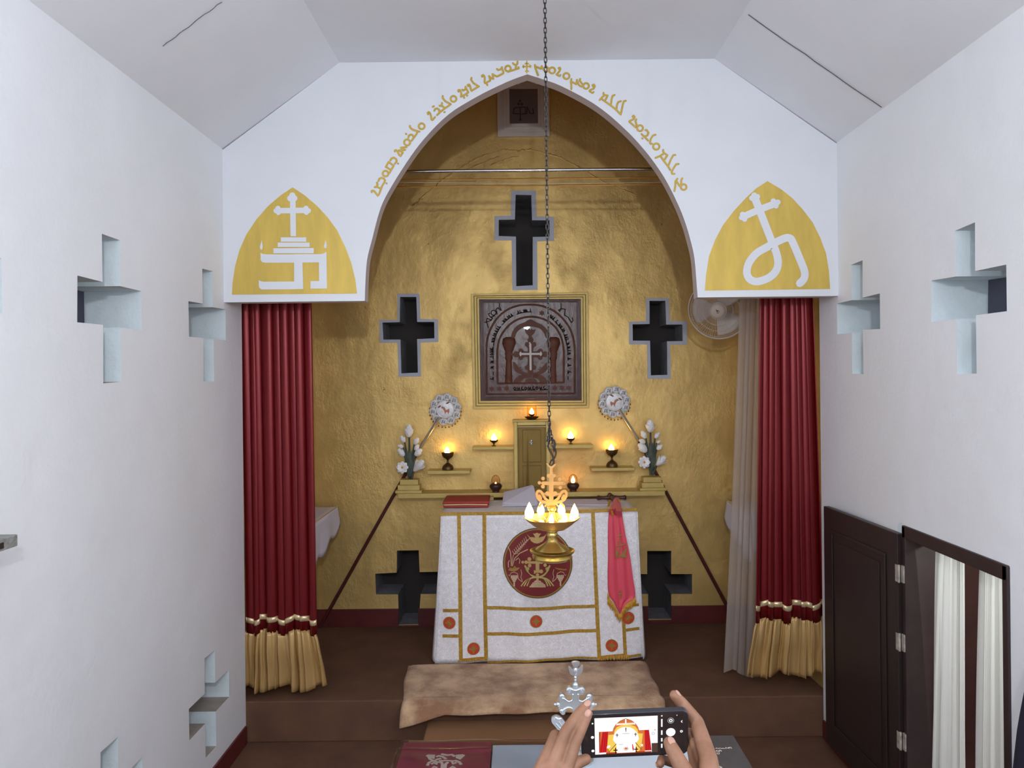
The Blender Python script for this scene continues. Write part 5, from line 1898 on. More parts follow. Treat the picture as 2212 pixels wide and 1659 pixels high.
mb = MB().lathe([(.022, zrim - .035), (.030, zrim - .015), (.014, zrim + .006), (.012, zrim + .028), (.019, zrim + .034), (.019, zrim + .042), (.014, zrim + .048), (.022, zs_), (.010, zs_ + .006), (0, zs_ + .006)], T, 24)
obj('stem', mb, M_brass, hl, smooth=45)
# cut-out cross finial with lotus
cH = crop(1110, 970, .1567)
def shp(pts):
    return PX(cH(pts), YH)
mb = MB()
MHL = facing(YH + .004)
mb.ink([shp([(515, 350), (515, 720)])], 62 * .1567 * u_, MHL, .008)
mb.ink([shp([(400, 470), (630, 470)])], 50 * .1567 * u_, MHL, .008)
for cx, cy, r in ((478, 368, 28), (552, 368, 28), (515, 350, 28), (402, 405, 26), (400, 515, 28), (352, 465, 24), (630, 415, 28), (640, 530, 24), (665, 470, 28), (695, 478, 16), (462, 610, 30), (568, 610, 30)):
    mb.prism(shp([(cx + r * math.cos(a * PI / 6), cy + r * math.sin(a * PI / 6)) for a in range(12)]), (), MHL, .0078)
mb.ink([shp([(515, 345), (515, 250)])], 40 * .1567 * u_, MHL, .0075)
mb.prism(shp([(440, 195), (470, 240), (500, 268), (515, 272), (535, 268), (565, 240), (590, 195), (555, 208), (530, 230), (515, 235), (495, 228), (475, 205)]), (), MHL, .0075)
for sg in (-1, 1):
    mx = lambda x: 520 + sg * (x - 520)
    for pts_, w_ in (([(mx(545), 725), (mx(610), 680), (mx(655), 600), (mx(695), 575), (mx(722), 600), (mx(718), 655), (mx(680), 705), (mx(600), 735), (mx(530), 748)], 36),
                     ([(mx(530), 760), (mx(585), 738), (mx(640), 735), (mx(690), 790)], 30), ([(mx(690), 640), (mx(665), 680)], 34), ([(mx(530), 775), (mx(580), 760), (mx(610), 790)], 22)):
        P_ = [(p.x, p.y) for p in catmull([(x, y, 0) for x, y in pts_], 4)]
        mb.ink([shp(P_)], w_ * .1567 * u_, MHL, .0076)
    mb.ink([shp([(mx(545), 640), (mx(580), 625), (mx(620), 615)])], 20 * .1567 * u_, MHL, .0077)
mb.prism(shp([(465, 770), (565, 770), (575, 810), (455, 810)]), (), MHL, .008)
obj('cross_finial', mb, M_copper, hl, bevel=.0008)
for a, s in ((178, 1.25), (118, 1.05), (62, 1.05), (4, 1.1), (266, .7), (300, .8), (330, .8)):
    w = R(a)
    p = Vector((lc.x + math.cos(w) * .104, YH + math.sin(w) * .104, zrim - .006))
    mb = MB().tube([p + Vector((-math.cos(w) * .05, -math.sin(w) * .05, -.012)), p + Vector((0, 0, .006))], .0028, 6)
    wk = obj('wick', mb, M_cream, hl)
    obj('flame', flame_mb(p, .017 * s, .062 * s), M_flame, wk, smooth=60)
# hook and chain
mb = MB()
hk = catmull([(1190, 1007, 0), (1196, 1000, 0), (1194, 985, 0), (1187, 972, 0), (1184, 962, 0), (1187, 952, 0), (1195, 950, 0), (1199, 958, 0), (1197, 970, 0)], 5)
mb.tube([W(p.x, p.y, YH) for p in hk], .0042, 8)
mb.tube([W(p.x, p.y, YH + .008) for p in catmull([(1186, 1008, 0), (1190, 996, 0), (1197, 990, 0), (1201, 978, 0), (1197, 966, 0), (1190, 962, 0)], 5)], .0035, 8)
obj('hook', mb, M_iron, hl, smooth=60)


def chain(mb, p0, p1, pitch, w, t):
    d = p1 - p0
    n = max(1, int(round(d.length / pitch)))
    ax_ = d.normalized()
    for k in range(n):
        c = p0 + d * ((k + .5) / n)
        s = Vector((1, 0, 0)) if k % 2 else Vector((0, 1, 0))
        s = (s - ax_ * s.dot(ax_)).normalized()
        if k % 2 == 0:
            s = (s + Vector((.35, 0, 0))).normalized()
        h = pitch * .5
        mb.tube([c + s * w * math.cos(a) + ax_ * (h * math.sin(a) + (h * .35 if math.sin(a) > 0 else -h * .35)) for a in [2 * PI * i / 12 for i in range(12)]], t, 5, closed=True)


mb = MB()
pt = W(1187, 952, YH)
zceil = ZC
chain(mb, pt, Vector((pt.x, YH, zceil - .005)), .0225, .0062, .0022)
for dx, y0, y1 in ((-7, 925, 962), (6, 930, 966), (-2, 915, 958), (9, 945, 975)):
    chain(mb, W(1188 + dx * .4, y0, YH + .006), W(1188 + dx, y1, YH - .004), .0185, .0055, .002)
obj('chain', mb, M_iron, hl, smooth=60)
mb = MB().tube([(pt.x, YH, zceil + .001), (pt.x, YH, zceil - .012)], [.022, .012], 12)
obj('ceiling_hook', mb, M_iron, hl, smooth=50)

# ================================================================ LECTERN TABLE AND WHAT STANDS ON IT
ZT = 0.69
tl, tr = WZ(864, 1599, ZT), WZ(1586, 1590, ZT)
x0_, x1_, yf_ = tl.x, tr.x - .02, tl.y + .02
yn_ = 1.95
tt = thing('reading_table', 'brown wooden reading table under the books and the silver cross', 'table', ((x0_ + x1_) / 2, (yn_ + yf_) / 2, ZN))
mb = MB().box((x0_ + .03, yn_, ZT - .035), (x1_ - .03, yf_ - .01, ZT - .004))
obj('tabletop', mb, M_table, tt, bevel=.004)
mb = MB().box((x0_ + .10, yn_ + .07, ZT - .13), (x1_ - .10, yf_ - .08, ZT - .035))
obj('apron', mb, M_table, tt, bevel=.003)
for x in (x0_ + .08, x1_ - .13):
    for y in (yn_ + .05, yf_ - .12):
        mb = MB().box((x, y, ZN + .001), (x + .05, y + .05, ZT - .035))
        obj('leg', mb, M_table, tt, bevel=.004)


def slab(name, mats, P, h, lab, cat, z=ZT):
    """book lying on the table; P = far left, far right, near x shift"""
    (xa, ya), (xb, yb), yn = P
    t = thing(name, lab, cat, ((xa + xb) / 2, (ya + yn) / 2, z))
    mb = MB().box((xa + .006, yn + .006, z + .004), (xb - .006, ya - .006, z + h - .004))
    obj('pages', mb, M_paper, t)
    mb = MB().box((xa, yn, z + h - .004), (xb, ya, z + h)).box((xa, yn, z), (xb, ya, z + .004)).box((xa, yn, z), (xa + .004, ya, z + h))
    obj('cover', mb, mats, t, bevel=.002)
    return t


hb = .028
a, b = WZ(872, 1604, ZT + hb), WZ(1062, 1602, ZT + hb)
bk = slab('maroon_book', M_maroonbk, ((a.x, a.y), (b.x, a.y), 2.22), hb, 'maroon covered book with pale scroll ornament at the left end of the table', 'book')
cM = crop(850, 1580, .1356)
Z2 = ZT + hb + .0008
mb = MB()
q_ = lambda pts: [WZ(*p, Z2) for p in cM(pts)]
for s_, w_ in (([(535, 378), (560, 400), (580, 440), (640, 470), (700, 445), (760, 430)], .006), ([(545, 375), (650, 378), (640, 440)], .004), ([(590, 385), (600, 430)], .004), ([(620, 385), (625, 430)], .004), ([(680, 405), (720, 390), (780, 400), (840, 440)], .006), ([(1125, 375), (1090, 410), (1060, 440), (1010, 420), (1005, 380), (1110, 372)], .005), ([(1040, 385), (1040, 430)], .004), ([(1070, 385), (1060, 425)], .004),
               ([(980, 400), (930, 370), (860, 380), (760, 360)], .006), ([(540, 545), (560, 500), (620, 470), (700, 490), (690, 520), (640, 500), (600, 520)], .006), ([(1080, 530), (1050, 490), (990, 465), (930, 480), (950, 515), (1000, 495)], .006), ([(720, 500), (760, 480), (780, 530), (770, 600)], .006), ([(870, 490), (830, 520), (820, 600)], .006), ([(720, 470), (840, 465), (950, 470)], .005), ([(610, 600), (650, 560), (690, 580)], .006), ([(900, 590), (940, 560), (980, 590)], .006)):
    P = q_(s_)
    mb.tube(P, w_, 6, flat=.15, ref=(0, 0, 1))
# the rest of the ornament lies further down the cover
oc = q_([(800, 600)])[0]
for sg in (-1, 1):
    mb.tube([oc + Vector((sg * x, -y, 0)) for x, y in ((.01, 0), (.02, .05), (.06, .08), (.10, .05), (.12, .09), (.08, .15), (.02, .16))], .005, 6, flat=.15, ref=(0, 0, 1))
obj('cover_ornament', mb, M_print2, bk, smooth=60)
a2_, b2_ = WZ(1066, 1609, ZT + .02), WZ(1478, 1604, ZT + .02)
mb = MB().box((b.x + .004, 2.20, ZT + .001), (b2_.x, a2_.y, ZT + .020))
wp = tag(obj('white_service_sheet', mb, M_paper, bevel=.003), 'blank white service sheets between the maroon and the charcoal book', 'paper')
c0, c1_ = WZ(1480, 1590, ZT + hb), WZ(1584, 1588, ZT + hb)
cb = slab('charcoal_book', M_blackbk, ((b2_.x + .006, c1_.y), (c1_.x, c1_.y), 2.12), hb, 'charcoal covered book with small pale lettering at the right end of the table', 'book')
cB = crop(1480, 1560, .0995)
q_ = lambda pts: [WZ(*p, Z2) for p in cB(pts)]
mb = MB()
for s_, w_ in (([(1005, 570), (990, 540), (950, 550), (960, 570)], .004), ([(885, 575), (880, 545), (930, 570), (940, 545)], .004), ([(860, 575), (820, 565), (790, 575), (760, 560), (720, 575), (690, 560), (660, 570)], .004), ([(790, 630), (760, 605), (730, 620), (740, 640)], .005), ([(700, 635), (690, 605), (670, 630)], .004), ([(740, 690), (740, 660), (690, 665), (700, 690), (740, 690)], .003), ([(725, 965), (760, 960), (800, 985), (770, 990), (735, 985)], .004), ([(640, 575), (560, 560), (520, 575)], .004), ([(640, 630), (600, 605), (560, 630)], .004)):
    mb.tube(q_(s_), w_ * .5, 6, flat=.2, ref=(0, 0, 1))
obj('cover_lettering', mb, M_print2, cb)
# clear plastic sheet over the maroon book and the papers
mb = MB()
xa_, xb_ = a.x - .02, .115


def film(u, v):
    x = xa_ + (xb_ - xa_) * u
    y = 2.10 + (a.y + .022 - 2.10) * v
    z = ZT + (hb + .004 if u < .64 else hb + .004 - .006 * min(1, (u - .64) * 6)) + .0035 * (1 + math.sin(x * 23 + y * 9)) * .5 + .002 * math.sin(y * 31 + x * 4)
    if v > .965:
        z -= .010 * (v - .965) / .035
    if u < .02:
        z -= .012 * (1 - u / .02)
    if abs(v - .86) < .02 and u < .6:
        z += .003
    return (x, y, z)


mb.grid(film, 60, 60)
tag(obj('plastic_sheet', mb, M_film, smooth=80), 'clear plastic sheet spread over the maroon book and white papers', 'sheet')

# silver standing cross
cC = crop(1120, 1420, .20796)
YS = 2.56
sc = thing('silver_cross', 'silver altar cross topped with a dove, standing on the reading table', 'cross', (W(1243, 1600, YS).x, YS, ZT + .020))
MS = facing(YS + .007)
us = YS / F * .20796
S_ = lambda pts: PX(cC(pts), YS)
rot = [0]
half = [(0, 300), (30, 306), (58, 300), (88, 305), (98, 340), (80, 380), (45, 388), (38, 420), (32, 450), (55, 452), (100, 430), (108, 395), (140, 372), (172, 385), (178, 430), (168, 460), (176, 500), (165, 560), (140, 590), (112, 585), (104, 555), (80, 525), (32, 512), (30, 700), (42, 800), (0, 800)]
cxm = 592
outl = [(cxm + x, y) for x, y in half] + [(cxm - x, y) for x, y in reversed(half[1:-1])]
outl = [(p.x, p.y) for p in catmull([(x, y, 0) for x, y in outl], 4, True)]
mb = MB().prism(S_(outl), (), MS, .012)
body = obj('cross_plate', mb, M_silver, sc, bevel=.0035)
mb = MB()
for ln in ([(565, 385), (560, 440), (520, 455), (480, 430), (450, 420)], [(620, 385), (625, 440), (665, 455), (700, 435), (735, 415)], [(565, 660), (565, 540), (520, 520), (480, 535), (455, 560)], [(620, 660), (620, 540), (665, 520), (700, 535), (725, 560)], [(505, 340), (525, 322), (560, 335), (592, 342), (625, 335), (660, 322), (680, 340)]):
    P = [(p.x, p.y) for p in catmull([(x, y, 0) for x, y in ln], 4)]
    mb.tube([W(*p, YS - .006) for p in cC(P)], .0030, 6)
for x, y, r in ((525, 345, 26), (660, 345, 26), (452, 408, 28), (735, 408, 28), (452, 562, 26), (735, 562, 26)):
    p = W(*cC([(x, y)])[0], YS - .004)
    mb.ball(p, r * us, 10, (1, .45, 1))
obj('raised_scrolls', mb, M_silver, body, smooth=60)
for x, y, r in ((592, 285, 34), (412, 487, 26), (380, 488, 16), (775, 487, 26), (802, 488, 16)):
    mb = MB().ball(W(*cC([(x, y)])[0], YS), r * us, 14)
    obj('knob', mb, M_silver, sc, smooth=70)
mb = MB()
mb.tube([W(592, 0, YS)] * 0 + [W(*cC([(592, y)])[0], YS) for y in (270, 250, 235, 222, 205, 190, 175)], [v * us for v in (16, 10, 17, 12, 20, 13, 18)], 10)
dv = [(552, 45), (600, 38), (635, 48), (625, 75), (610, 95), (618, 120), (640, 95), (665, 82), (668, 120), (650, 165), (620, 182), (592, 190), (560, 182), (532, 160), (518, 92), (540, 98), (562, 125), (572, 95), (560, 72)]
mb.prism(S_([(p.x, p.y) for p in catmull([(x, y, 0) for x, y in dv], 3, True)]), (), facing(YS + .005), .010)
mb.ball(W(*cC([(593, 140)])[0], YS), 26 * us, 10, (1, .9, 1.8))
obj('dove_finial', mb, M_silver, sc, bevel=.0015, smooth=50)
for sg in (-1, 1):
    mx = lambda x: cxm + sg * (x - cxm)
    lf = [(p.x, p.y) for p in catmull([(mx(560), 840, 0), (mx(440), 780, 0), (mx(380), 710, 0), (mx(345), 665, 0), (mx(345), 620, 0), (mx(385), 600, 0), (mx(430), 610, 0), (mx(480), 660, 0), (mx(540), 730, 0), (mx(585), 790, 0)], 4)]
    mb = MB().prism(S_(lf), (), facing(YS + .005), .012)
    for s_ in ([(mx(372), 650), (mx(385), 625), (mx(412), 640)], [(mx(420), 640), (mx(445), 632), (mx(465), 670)], [(mx(390), 690), (mx(440), 745)], [(mx(420), 670), (mx(470), 740)]):
        mb.tube([W(*p, YS - .007) for p in cC(s_)], .003, 6)
    obj('lotus_arm', mb, M_silver, sc, bevel=.003)
zb2 = ZT + .020
top_ = W(1243, 1586, YS).z
mb = MB().lathe([(0, zb2), (.060, zb2), (.062, zb2 + .008), (.050, zb2 + .014), (.032, zb2 + .022), (.014, zb2 + .034), (.011, zb2 + .05), (.014, top_ - .01), (.010, top_ + .01), (0, top_ + .01)], Matrix.Translation((W(1243, 1590, YS).x, YS, 0)), 28)
obj('foot', mb, M_silver, sc, smooth=45)

# ================================================================ WALL BITS IN THE NAVE
mb = MB().box((XL - .002, 1.60, 1.508), (-1.622, 2.392, 1.546))
ws_ = tag(obj('wooden_wall_shelf', mb, M_greywood, bevel=.003), 'weathered grey wooden shelf end sticking out of the white left wall', 'shelf')
mb = MB().box((-1.6225, 2.30, 1.516), (-1.6205, 2.325, 1.535))
obj('screw_plate', mb, M_iron, ws_)

# white voile strips in the doorway on a wire
Xv = 2.0
zwv = 1.225
mb = MB().tube([(Xv, DY0 + .02, zwv), (Xv, (DY0 + DY1) / 2, zwv - .008), (Xv, DY1 - .02, zwv)], .002, 6)
tag(obj('curtain_wire', mb, M_iron), 'thin wire across the top of the vestry doorway', 'wire')


def strip(ya0, yb0, ya1, yb1, lab, seed):
    rnd = random.Random(seed)
    p = [rnd.uniform(0, 6.28) for _ in range(4)]

    def fn(u, v):
        w = v ** .8
        ya, yb = ya0 + (ya1 - ya0) * w, yb0 + (yb1 - yb0) * w
        y = ya + (yb - ya) * (u + .03 * math.sin(u * 11 + p[0] + v))
        x = Xv + (.010 + .006 * v) * math.sin(u * 24 + p[1] + v * 1.3) + .007 * math.sin(u * 51 + p[2] + 2 * v)
        return (x, y, zwv - .004 - v * (zwv - ZN - .03))
    mb = MB().grid(fn, 90, 30)
    o = obj('voile_strip', mb, M_voile, smooth=80)
    tag(o, lab, 'curtain')
    mb = MB().grid(lambda u, v: Vector(fn(u, 0)) + Vector((0, 0, .008 - .02 * v)) + Vector((-.003, 0, 0)), 60, 2)
    obj('rod_pocket', mb, M_voile, o)


strip(3.56, 3.335, 3.66, 3.33, 'white voile strip in the doorway, the one beside the door hinges', 2)
strip(3.205, 3.04, 3.27, 3.0, 'white voile strip in the doorway, the one beside the latch jamb', 6)
mb = MB()
mb.grid(lambda u, v: (VX1 - .06 + .02 * math.sin(u * 20), 5.18 - .55 * 2 + .6 * u, 1.35 - .42 * v), 30, 6)
mb = MB().grid(lambda u, v: (3.05 + .02 * math.sin(u * 18), 3.75 + .50 * u, 1.18 - .34 * v + .02 * math.sin(u * 7)), 24, 6)
mb.tube([(3.05, 3.70, 1.19), (3.05, 4.3, 1.19)], .008, 6).tube([(3.05, 4.3, 1.19), (VX1 - .004, 4.3, 1.19)], .008, 6).tube([(3.05, 3.70, 1.19), (VX1 - .004, 3.70, 1.19)], .008, 6)
tag(obj('teal_cloth', mb, M_teal, smooth=60, solid=.003), 'dark teal cloth hanging on a rail in the vestry behind the doorway', 'cloth')
mb = MB().box((3.02, 3.75, ZN + .001), (3.34, 4.25, 0.40))
tag(obj('red_draped_chest', mb, M_redv, bevel=.02), 'deep red draped chest standing in the vestry behind the doorway', 'chest')
# dark garment hanging on the nave wall at the very edge of the picture
mb = MB()


def gar(u, v):
    w = 2 * PI * u
    r = .08 + .17 * v ** .7
    return (1.835 + min(r * .40, .06) * math.cos(w) * (1 + .12 * math.sin(6 * w)) - .02 * v, 2.53 + (r + .03) * math.sin(w) * (1 + .05 * math.sin(9 * w)), 1.02 - .98 * v)


mb.grid(gar, 60, 14)
mb.tube([(XR, 2.53, 1.05), (1.835, 2.53, 1.05), (1.835, 2.53, 1.01)], .006, 6)
tag(obj('navy_garment', mb, M_navycloth, smooth=60), 'dark navy garment hanging on the wall past the doorway', 'garment')
# ================================================================ PHONE AND THE PERSON WHO HOLDS IT
YQP = 1.113
pc = W(1371, 1587, YQP)
tilt, roll_ = R(13), R(1.9)
PL, PHH, PT = 0.161, 0.0755, 0.0095
rx = Vector((math.cos(roll_), 0, math.sin(roll_)))
up_ = Vector((-math.sin(roll_) * math.cos(tilt), -math.sin(tilt), math.cos(roll_) * math.cos(tilt)))
nn = rx.cross(up_).normalized()      # towards the viewer
if nn.y > 0:
    nn = -nn
MPH = Matrix(((rx.x, up_.x, nn.x, pc.x), (rx.y, up_.y, nn.y, pc.y), (rx.z, up_.z, nn.z, pc.z), (0, 0, 0, 1)))


def rrect(w, h, r, n=6, cx=0, cy=0):
    out = []
    for k, (sx, sy) in enumerate(((1, 1), (-1, 1), (-1, -1), (1, -1))):
        for i in range(n + 1):
            a = PI / 2 * k + PI / 2 * i / n
            out.append((cx + sx * (w / 2 - r) + r * math.cos(a), cy + sy * (h / 2 - r) + r * math.sin(a)))
    return out


ph = thing('smartphone', 'black smartphone held sideways in both hands, its camera screen showing the altar', 'phone', pc)
mb = MB().prism(rrect(PL, PHH, .010), (), MPH, PT, -PT)
obj('phone_case', mb, mat('black_phone_case', (34, 34, 40), 0.32, coat=.2), ph, bevel=.0022, smooth=40)
mb = MB().prism(rrect(PL - .004, PHH - .004, .008), (), MPH, .0004, 0)
obj('glass_front', mb, mat('black_screen_glass', (22, 18, 20), 0.16, emit=((58, 48, 48), .5)), ph)
# the lit picture on the screen, drawn from the room itself
GL = lambda n, c, s=1.0: glow('screen_' + n, c, s)
G_w, G_o, G_od, G_y, G_r, G_rd, G_dk, G_br = GL('white', (255, 255, 255), 1.15), GL('orange', (236, 128, 66)), GL('deep_orange', (168, 62, 34)), GL('yellow', (255, 214, 96), 1.1), GL('red', (226, 44, 46)), GL('dark_red', (176, 22, 30)), GL('black', (52, 20, 14), .7), GL('brown', (96, 74, 66), .9)
# screen space: crop of the photo's screen, 140..1475 x 205..1095 at .0995 px
SW, SHh = .0945, .0632
scx = -.0128


def sp(x, y):
    return (scx + (x - 807) / 1335 * SW, -(y - 650) / 890 * SHh)


scr = []


def spoly(m, pts, z):
    mb = MB().flat([sp(*p) for p in pts], (), MPH, .0005 + z * .00005)
    scr.append((m, mb))


sk = lambda x, y: (x, y)
sp_ = spoly
sp_(G_w, [(140, 205), (1475, 205), (1475, 870), (1345, 870), (1350, 1095), (140, 1095)], 0)
sp_(G_br, [(1345, 870), (1475, 870), (1475, 1095), (1350, 1095)], 0)
sp_(G_od, [(230, 540), (520, 540), (540, 460), (590, 370), (680, 290), (800, 238), (920, 290), (1010, 370), (1060, 460), (1080, 540), (1290, 540), (1345, 1095), (225, 1095)], 1)
sp_(G_o, [(260, 545), (524, 545), (545, 465), (595, 375), (685, 298), (800, 250), (915, 298), (1005, 375), (1055, 465), (1075, 545), (1285, 545), (1330, 1060), (240, 1060)], 2)
sp_(G_y, [(430, 620), (545, 615), (560, 520), (610, 440), (700, 400), (800, 390), (900, 400), (1000, 440), (1050, 520), (1060, 610), (1160, 625), (1130, 900), (1080, 1050), (460, 1050), (400, 920)], 3)
sp_(G_w, [(540, 640), (580, 560), (640, 490), (720, 450), (800, 440), (890, 455), (960, 500), (1020, 570), (1060, 640), (1075, 760), (1010, 850), (1000, 1075), (605, 1075), (590, 850), (525, 750)], 4)
sp_(G_w, [(610, 350), (990, 350), (1010, 392), (590, 392)], 5)
sp_(G_y, [(615, 366), (995, 366), (998, 376), (610, 376)], 6)
sp_(G_w, [(785, 250), (815, 250), (815, 380), (785, 380)], 5)
sp_(G_dk, [(790, 462), (812, 462), (806, 565), (796, 565)], 6)
for cx, cy, s in ((612, 635, 1), (1005, 635, 1), (575, 1010, 1.6), (1015, 1005, 1.5)):
    sp_(G_dk, [(cx - 6 * s, cy - 42 * s), (cx + 8 * s, cy - 42 * s), (cx + 7 * s, cy + 46 * s), (cx - 6 * s, cy + 46 * s)], 6)
    sp_(G_dk, [(cx - 28 * s, cy - 12 * s), (cx + 28 * s, cy - 12 * s), (cx + 28 * s, cy + 4 * s), (cx - 28 * s, cy + 4 * s)], 6)
for poly_ in ([(300, 540), (425, 540), (380, 1040), (228, 1050)], [(1195, 540), (1290, 540), (1345, 1050), (1200, 1050)]):
    sp_(G_r, poly_, 7)
for x0, x1 in ((322, 262), (362, 315), (400, 352)):
    sp_(G_rd, [(x0, 540), (x0 + 12, 540), (x1 + 14, 1045), (x1, 1045)], 8)
for x0, x1 in ((1215, 1232), (1245, 1275), (1270, 1312)):
    sp_(G_rd, [(x0, 540), (x0 + 10, 540), (x1 + 12, 1045), (x1, 1045)], 8)
sp_(G_w, [(228, 1050), (375, 1045), (372, 1085), (228, 1092)], 7)
sp_(G_w, [(1200, 1040), (1345, 1040), (1350, 1062), (1200, 1062)], 8)
sp_(G_w, [(390, 905), (450, 870), (470, 890), (460, 925), (390, 955)], 5)
sp_(G_w, [(1120, 880), (1160, 880), (1160, 935), (1125, 935)], 5)
sp_(G_br, [(585, 845), (600, 850), (435, 1050), (425, 1045)], 5)
sp_(G_br, [(995, 835), (1008, 830), (1140, 1020), (1130, 1025)], 5)
sp_(G_r, [(930, 870), (945, 868), (968, 1000), (950, 1040), (935, 990)], 6)
sp_(G_od, [(800 + 50 * math.cos(a * PI / 10), 970 + 48 * math.sin(a * PI / 10)) for a in range(20)], 6)
sp_(G_w, [(800 + 44 * math.cos(a * PI / 10), 966 + 44 * math.sin(a * PI / 10)) for a in range(20)], 7)
sp_(G_o, [(780, 930), (800, 955), (820, 930), (835, 980), (800, 1000), (765, 980)], 8)
sp_(G_od, [(650, 862), (740, 862), (740, 868), (650, 868)], 6)
sp_(G_br, [(730, 600), (880, 600), (880, 606), (730, 606)], 6)
sp_(G_br, [(1400, 545), (1430, 530), (1435, 540), (1408, 555)], 6)
# controls to the right and left of the preview
sp_(G_w, [(1752 + 100 * math.cos(a * PI / 16), 620 + 100 * math.sin(a * PI / 16)) for a in range(32)], 3)
for cx, cy, r in ((1562, 215, 17), (1882, 215, 11), (98, 330, 19), (90, 665, 34), (93, 998, 32)):
    sp_(G_w, [(cx + r * math.cos(a * PI / 8), cy + r * math.sin(a * PI / 8)) for a in range(16)], 3)
for cy, h in ((385, 95), (620, 55), (797, 42), (945, 50)):
    sp_(G_w, [(1546, cy - h), (1578, cy - h), (1578, cy + h), (1546, cy + h)], 3)
for cx, cy, r0, r1 in ((1752, 335, 18, 40), (1752, 335, 62, 67), (1978, 607, 12, 30), (90, 665, 0, 0), (1378, 632, 26, 31)):
    if r1:
        mb = MB().flat([sp(cx + r1 * math.cos(a * PI / 12), cy + r1 * math.sin(a * PI / 12)) for a in range(24)], [[sp(cx + r0 * math.cos(a * PI / 12), cy + r0 * math.sin(a * PI / 12)) for a in range(24)]], MPH, .0009)
        scr.append((G_w if cx != 1378 else G_br, mb))
mb = MB().ink([[sp(1992, 345), sp(1970, 367), sp(1992, 390)]], .0011, MPH, 0, .0009)
scr.append((G_w, mb))
mats_, big = [], MB()
for m, mb in scr:
    if m not in mats_:
        mats_.append(m)
    big.mi = mats_.index(m)
    big.add(mb.v, mb.f)
obj('lit_screen', big, mats_, ph, label='lit camera preview of the altar with round shutter button')

# ---- the person: one continuous skin, hands closed on the phone
caps = []


def limb(pts):
    """pts: (Vector, radius) joints of one limb; rounded tapering segments"""
    for (a, ra), (b, rb) in zip(pts, pts[1:]):
        caps.append((a, ra, b, rb))


def J(px, py, Y, r):
    return (W(px, py, Y), r / 1000.0)


# left hand (seen from its back)
lw = (W(1158, 1800, 1.00), .026)
idx = [J(1271, 1541, 1.098, 6.8), J(1261, 1564, 1.091, 7.6), J(1243, 1604, 1.075, 8.8), J(1222, 1668, 1.055, 10.5)]
mid = [J(1268, 1522, 1.112, 6.6), J(1249, 1541, 1.100, 7.4), J(1222, 1580, 1.080, 8.8), J(1194, 1655, 1.055, 10.5)]
rng = [J(1236, 1600, 1.128, 6.5), J(1222, 1592, 1.118, 7.2), J(1199, 1588, 1.092, 8.2), J(1170, 1662, 1.058, 10)]
pky = [J(1226, 1626, 1.128, 6.0), J(1206, 1622, 1.112, 6.6), J(1182, 1622, 1.090, 7.4), J(1156, 1682, 1.060, 9.5)]
thb = [J(1266, 1640, 1.098, 8.0), J(1246, 1648, 1.088, 9.2), J(1216, 1676, 1.068, 10.5), J(1188, 1730, 1.035, 14)]
for f in (idx, mid, rng, pky, thb):
    limb(f)
    limb([f[-1], lw])
limb([idx[-1], mid[-1], rng[-1], pky[-1]])
for f in (idx, mid, rng, pky):      # fuller back of the hand
    limb([(f[-1][0].lerp(lw[0], .3) + Vector((0, .006, 0)), .014), (lw[0].lerp(f[-1][0], .25), .022)])
# right hand: index round the far corner, thumb on the shutter
rw = (W(1540, 1810, 1.00), .027)
ridx = [J(1457, 1502, 1.128, 8.0), J(1473, 1519, 1.130, 9.2), J(1506, 1560, 1.118, 10.6), J(1531, 1640, 1.072, 13.5)]
rmid = [J(1440, 1582, 1.140, 6.8), J(1468, 1580, 1.140, 7.6), J(1496, 1586, 1.130, 8.6), J(1522, 1664, 1.078, 12)]
rrng = [J(1444, 1608, 1.140, 6.6), J(1470, 1606, 1.138, 7.4), J(1494, 1612, 1.126, 8.4), J(1512, 1682, 1.075, 12)]
rpky = [J(1426, 1650, 1.104, 6.4), J(1430, 1640, 1.122, 7.0), J(1462, 1650, 1.128, 7.6), J(1500, 1700, 1.075, 11)]
rthb = [J(1446, 1605, 1.088, 9.2), J(1453, 1620, 1.081, 10.8), J(1478, 1666, 1.058, 13), J(1512, 1736, 1.025, 17)]
for f in (ridx, rmid, rrng, rpky, rthb):
    limb(f)
    limb([f[-1], rw])
limb([ridx[-1], rmid[-1], rrng[-1], rpky[-1]])
limb([(ridx[-1][0] + Vector((-.002, 0, -.02)), .016), (rw[0] + Vector((.0, 0, .03)), .025)])
# arms, neck, head, trunk core
XB_, YBd = .175, .70
sL, sR = Vector((XB_ - .165, YBd, 1.235)), Vector((XB_ + .165, YBd, 1.235))
eL, eR = Vector((XB_ - .24, .86, 1.03)), Vector((XB_ + .26, .86, 1.03))
for w_, e_, s_ in ((lw, eL, sL), (rw, eR, sR)):
    d = (e_ - w_[0])
    limb([(w_[0], .026), (w_[0] + d * .35, .033), (w_[0] + d * .75, .042), (e_, .040), (e_.lerp(s_, .5), .047), (s_, .055)])
nk = Vector((XB_, YBd - .005, 1.29))
limb([(sL, .055), (Vector((XB_, YBd - .01, 1.235)), .075), (sR, .055)])
limb([(Vector((XB_, YBd - .01, 1.20)), .085), (nk, .055), (nk + Vector((0, .012, .05)), .052)])
hd = Vector((XB_, YBd + .02, 1.405))
limb([(hd + Vector((0, -.015, .035)), .082), (hd + Vector((0, -.005, -.015)), .074)])
limb([(hd + Vector((0, .02, -.02)), .062), (hd + Vector((0, .045, -.070)), .036)])       # face down to the chin
limb([(hd + Vector((0, .082, .012)), .010), (hd + Vector((0, .097, -.018)), .013)])      # nose
for sg in (-1, 1):
    limb([(hd + Vector((sg * .078, 0, .012)), .013), (hd + Vector((sg * .078, -.002, -.022)), .010)])
    limb([(hd + Vector((sg * .030, .066, .026)), .014), (hd + Vector((sg * .045, .058, .024)), .012)])
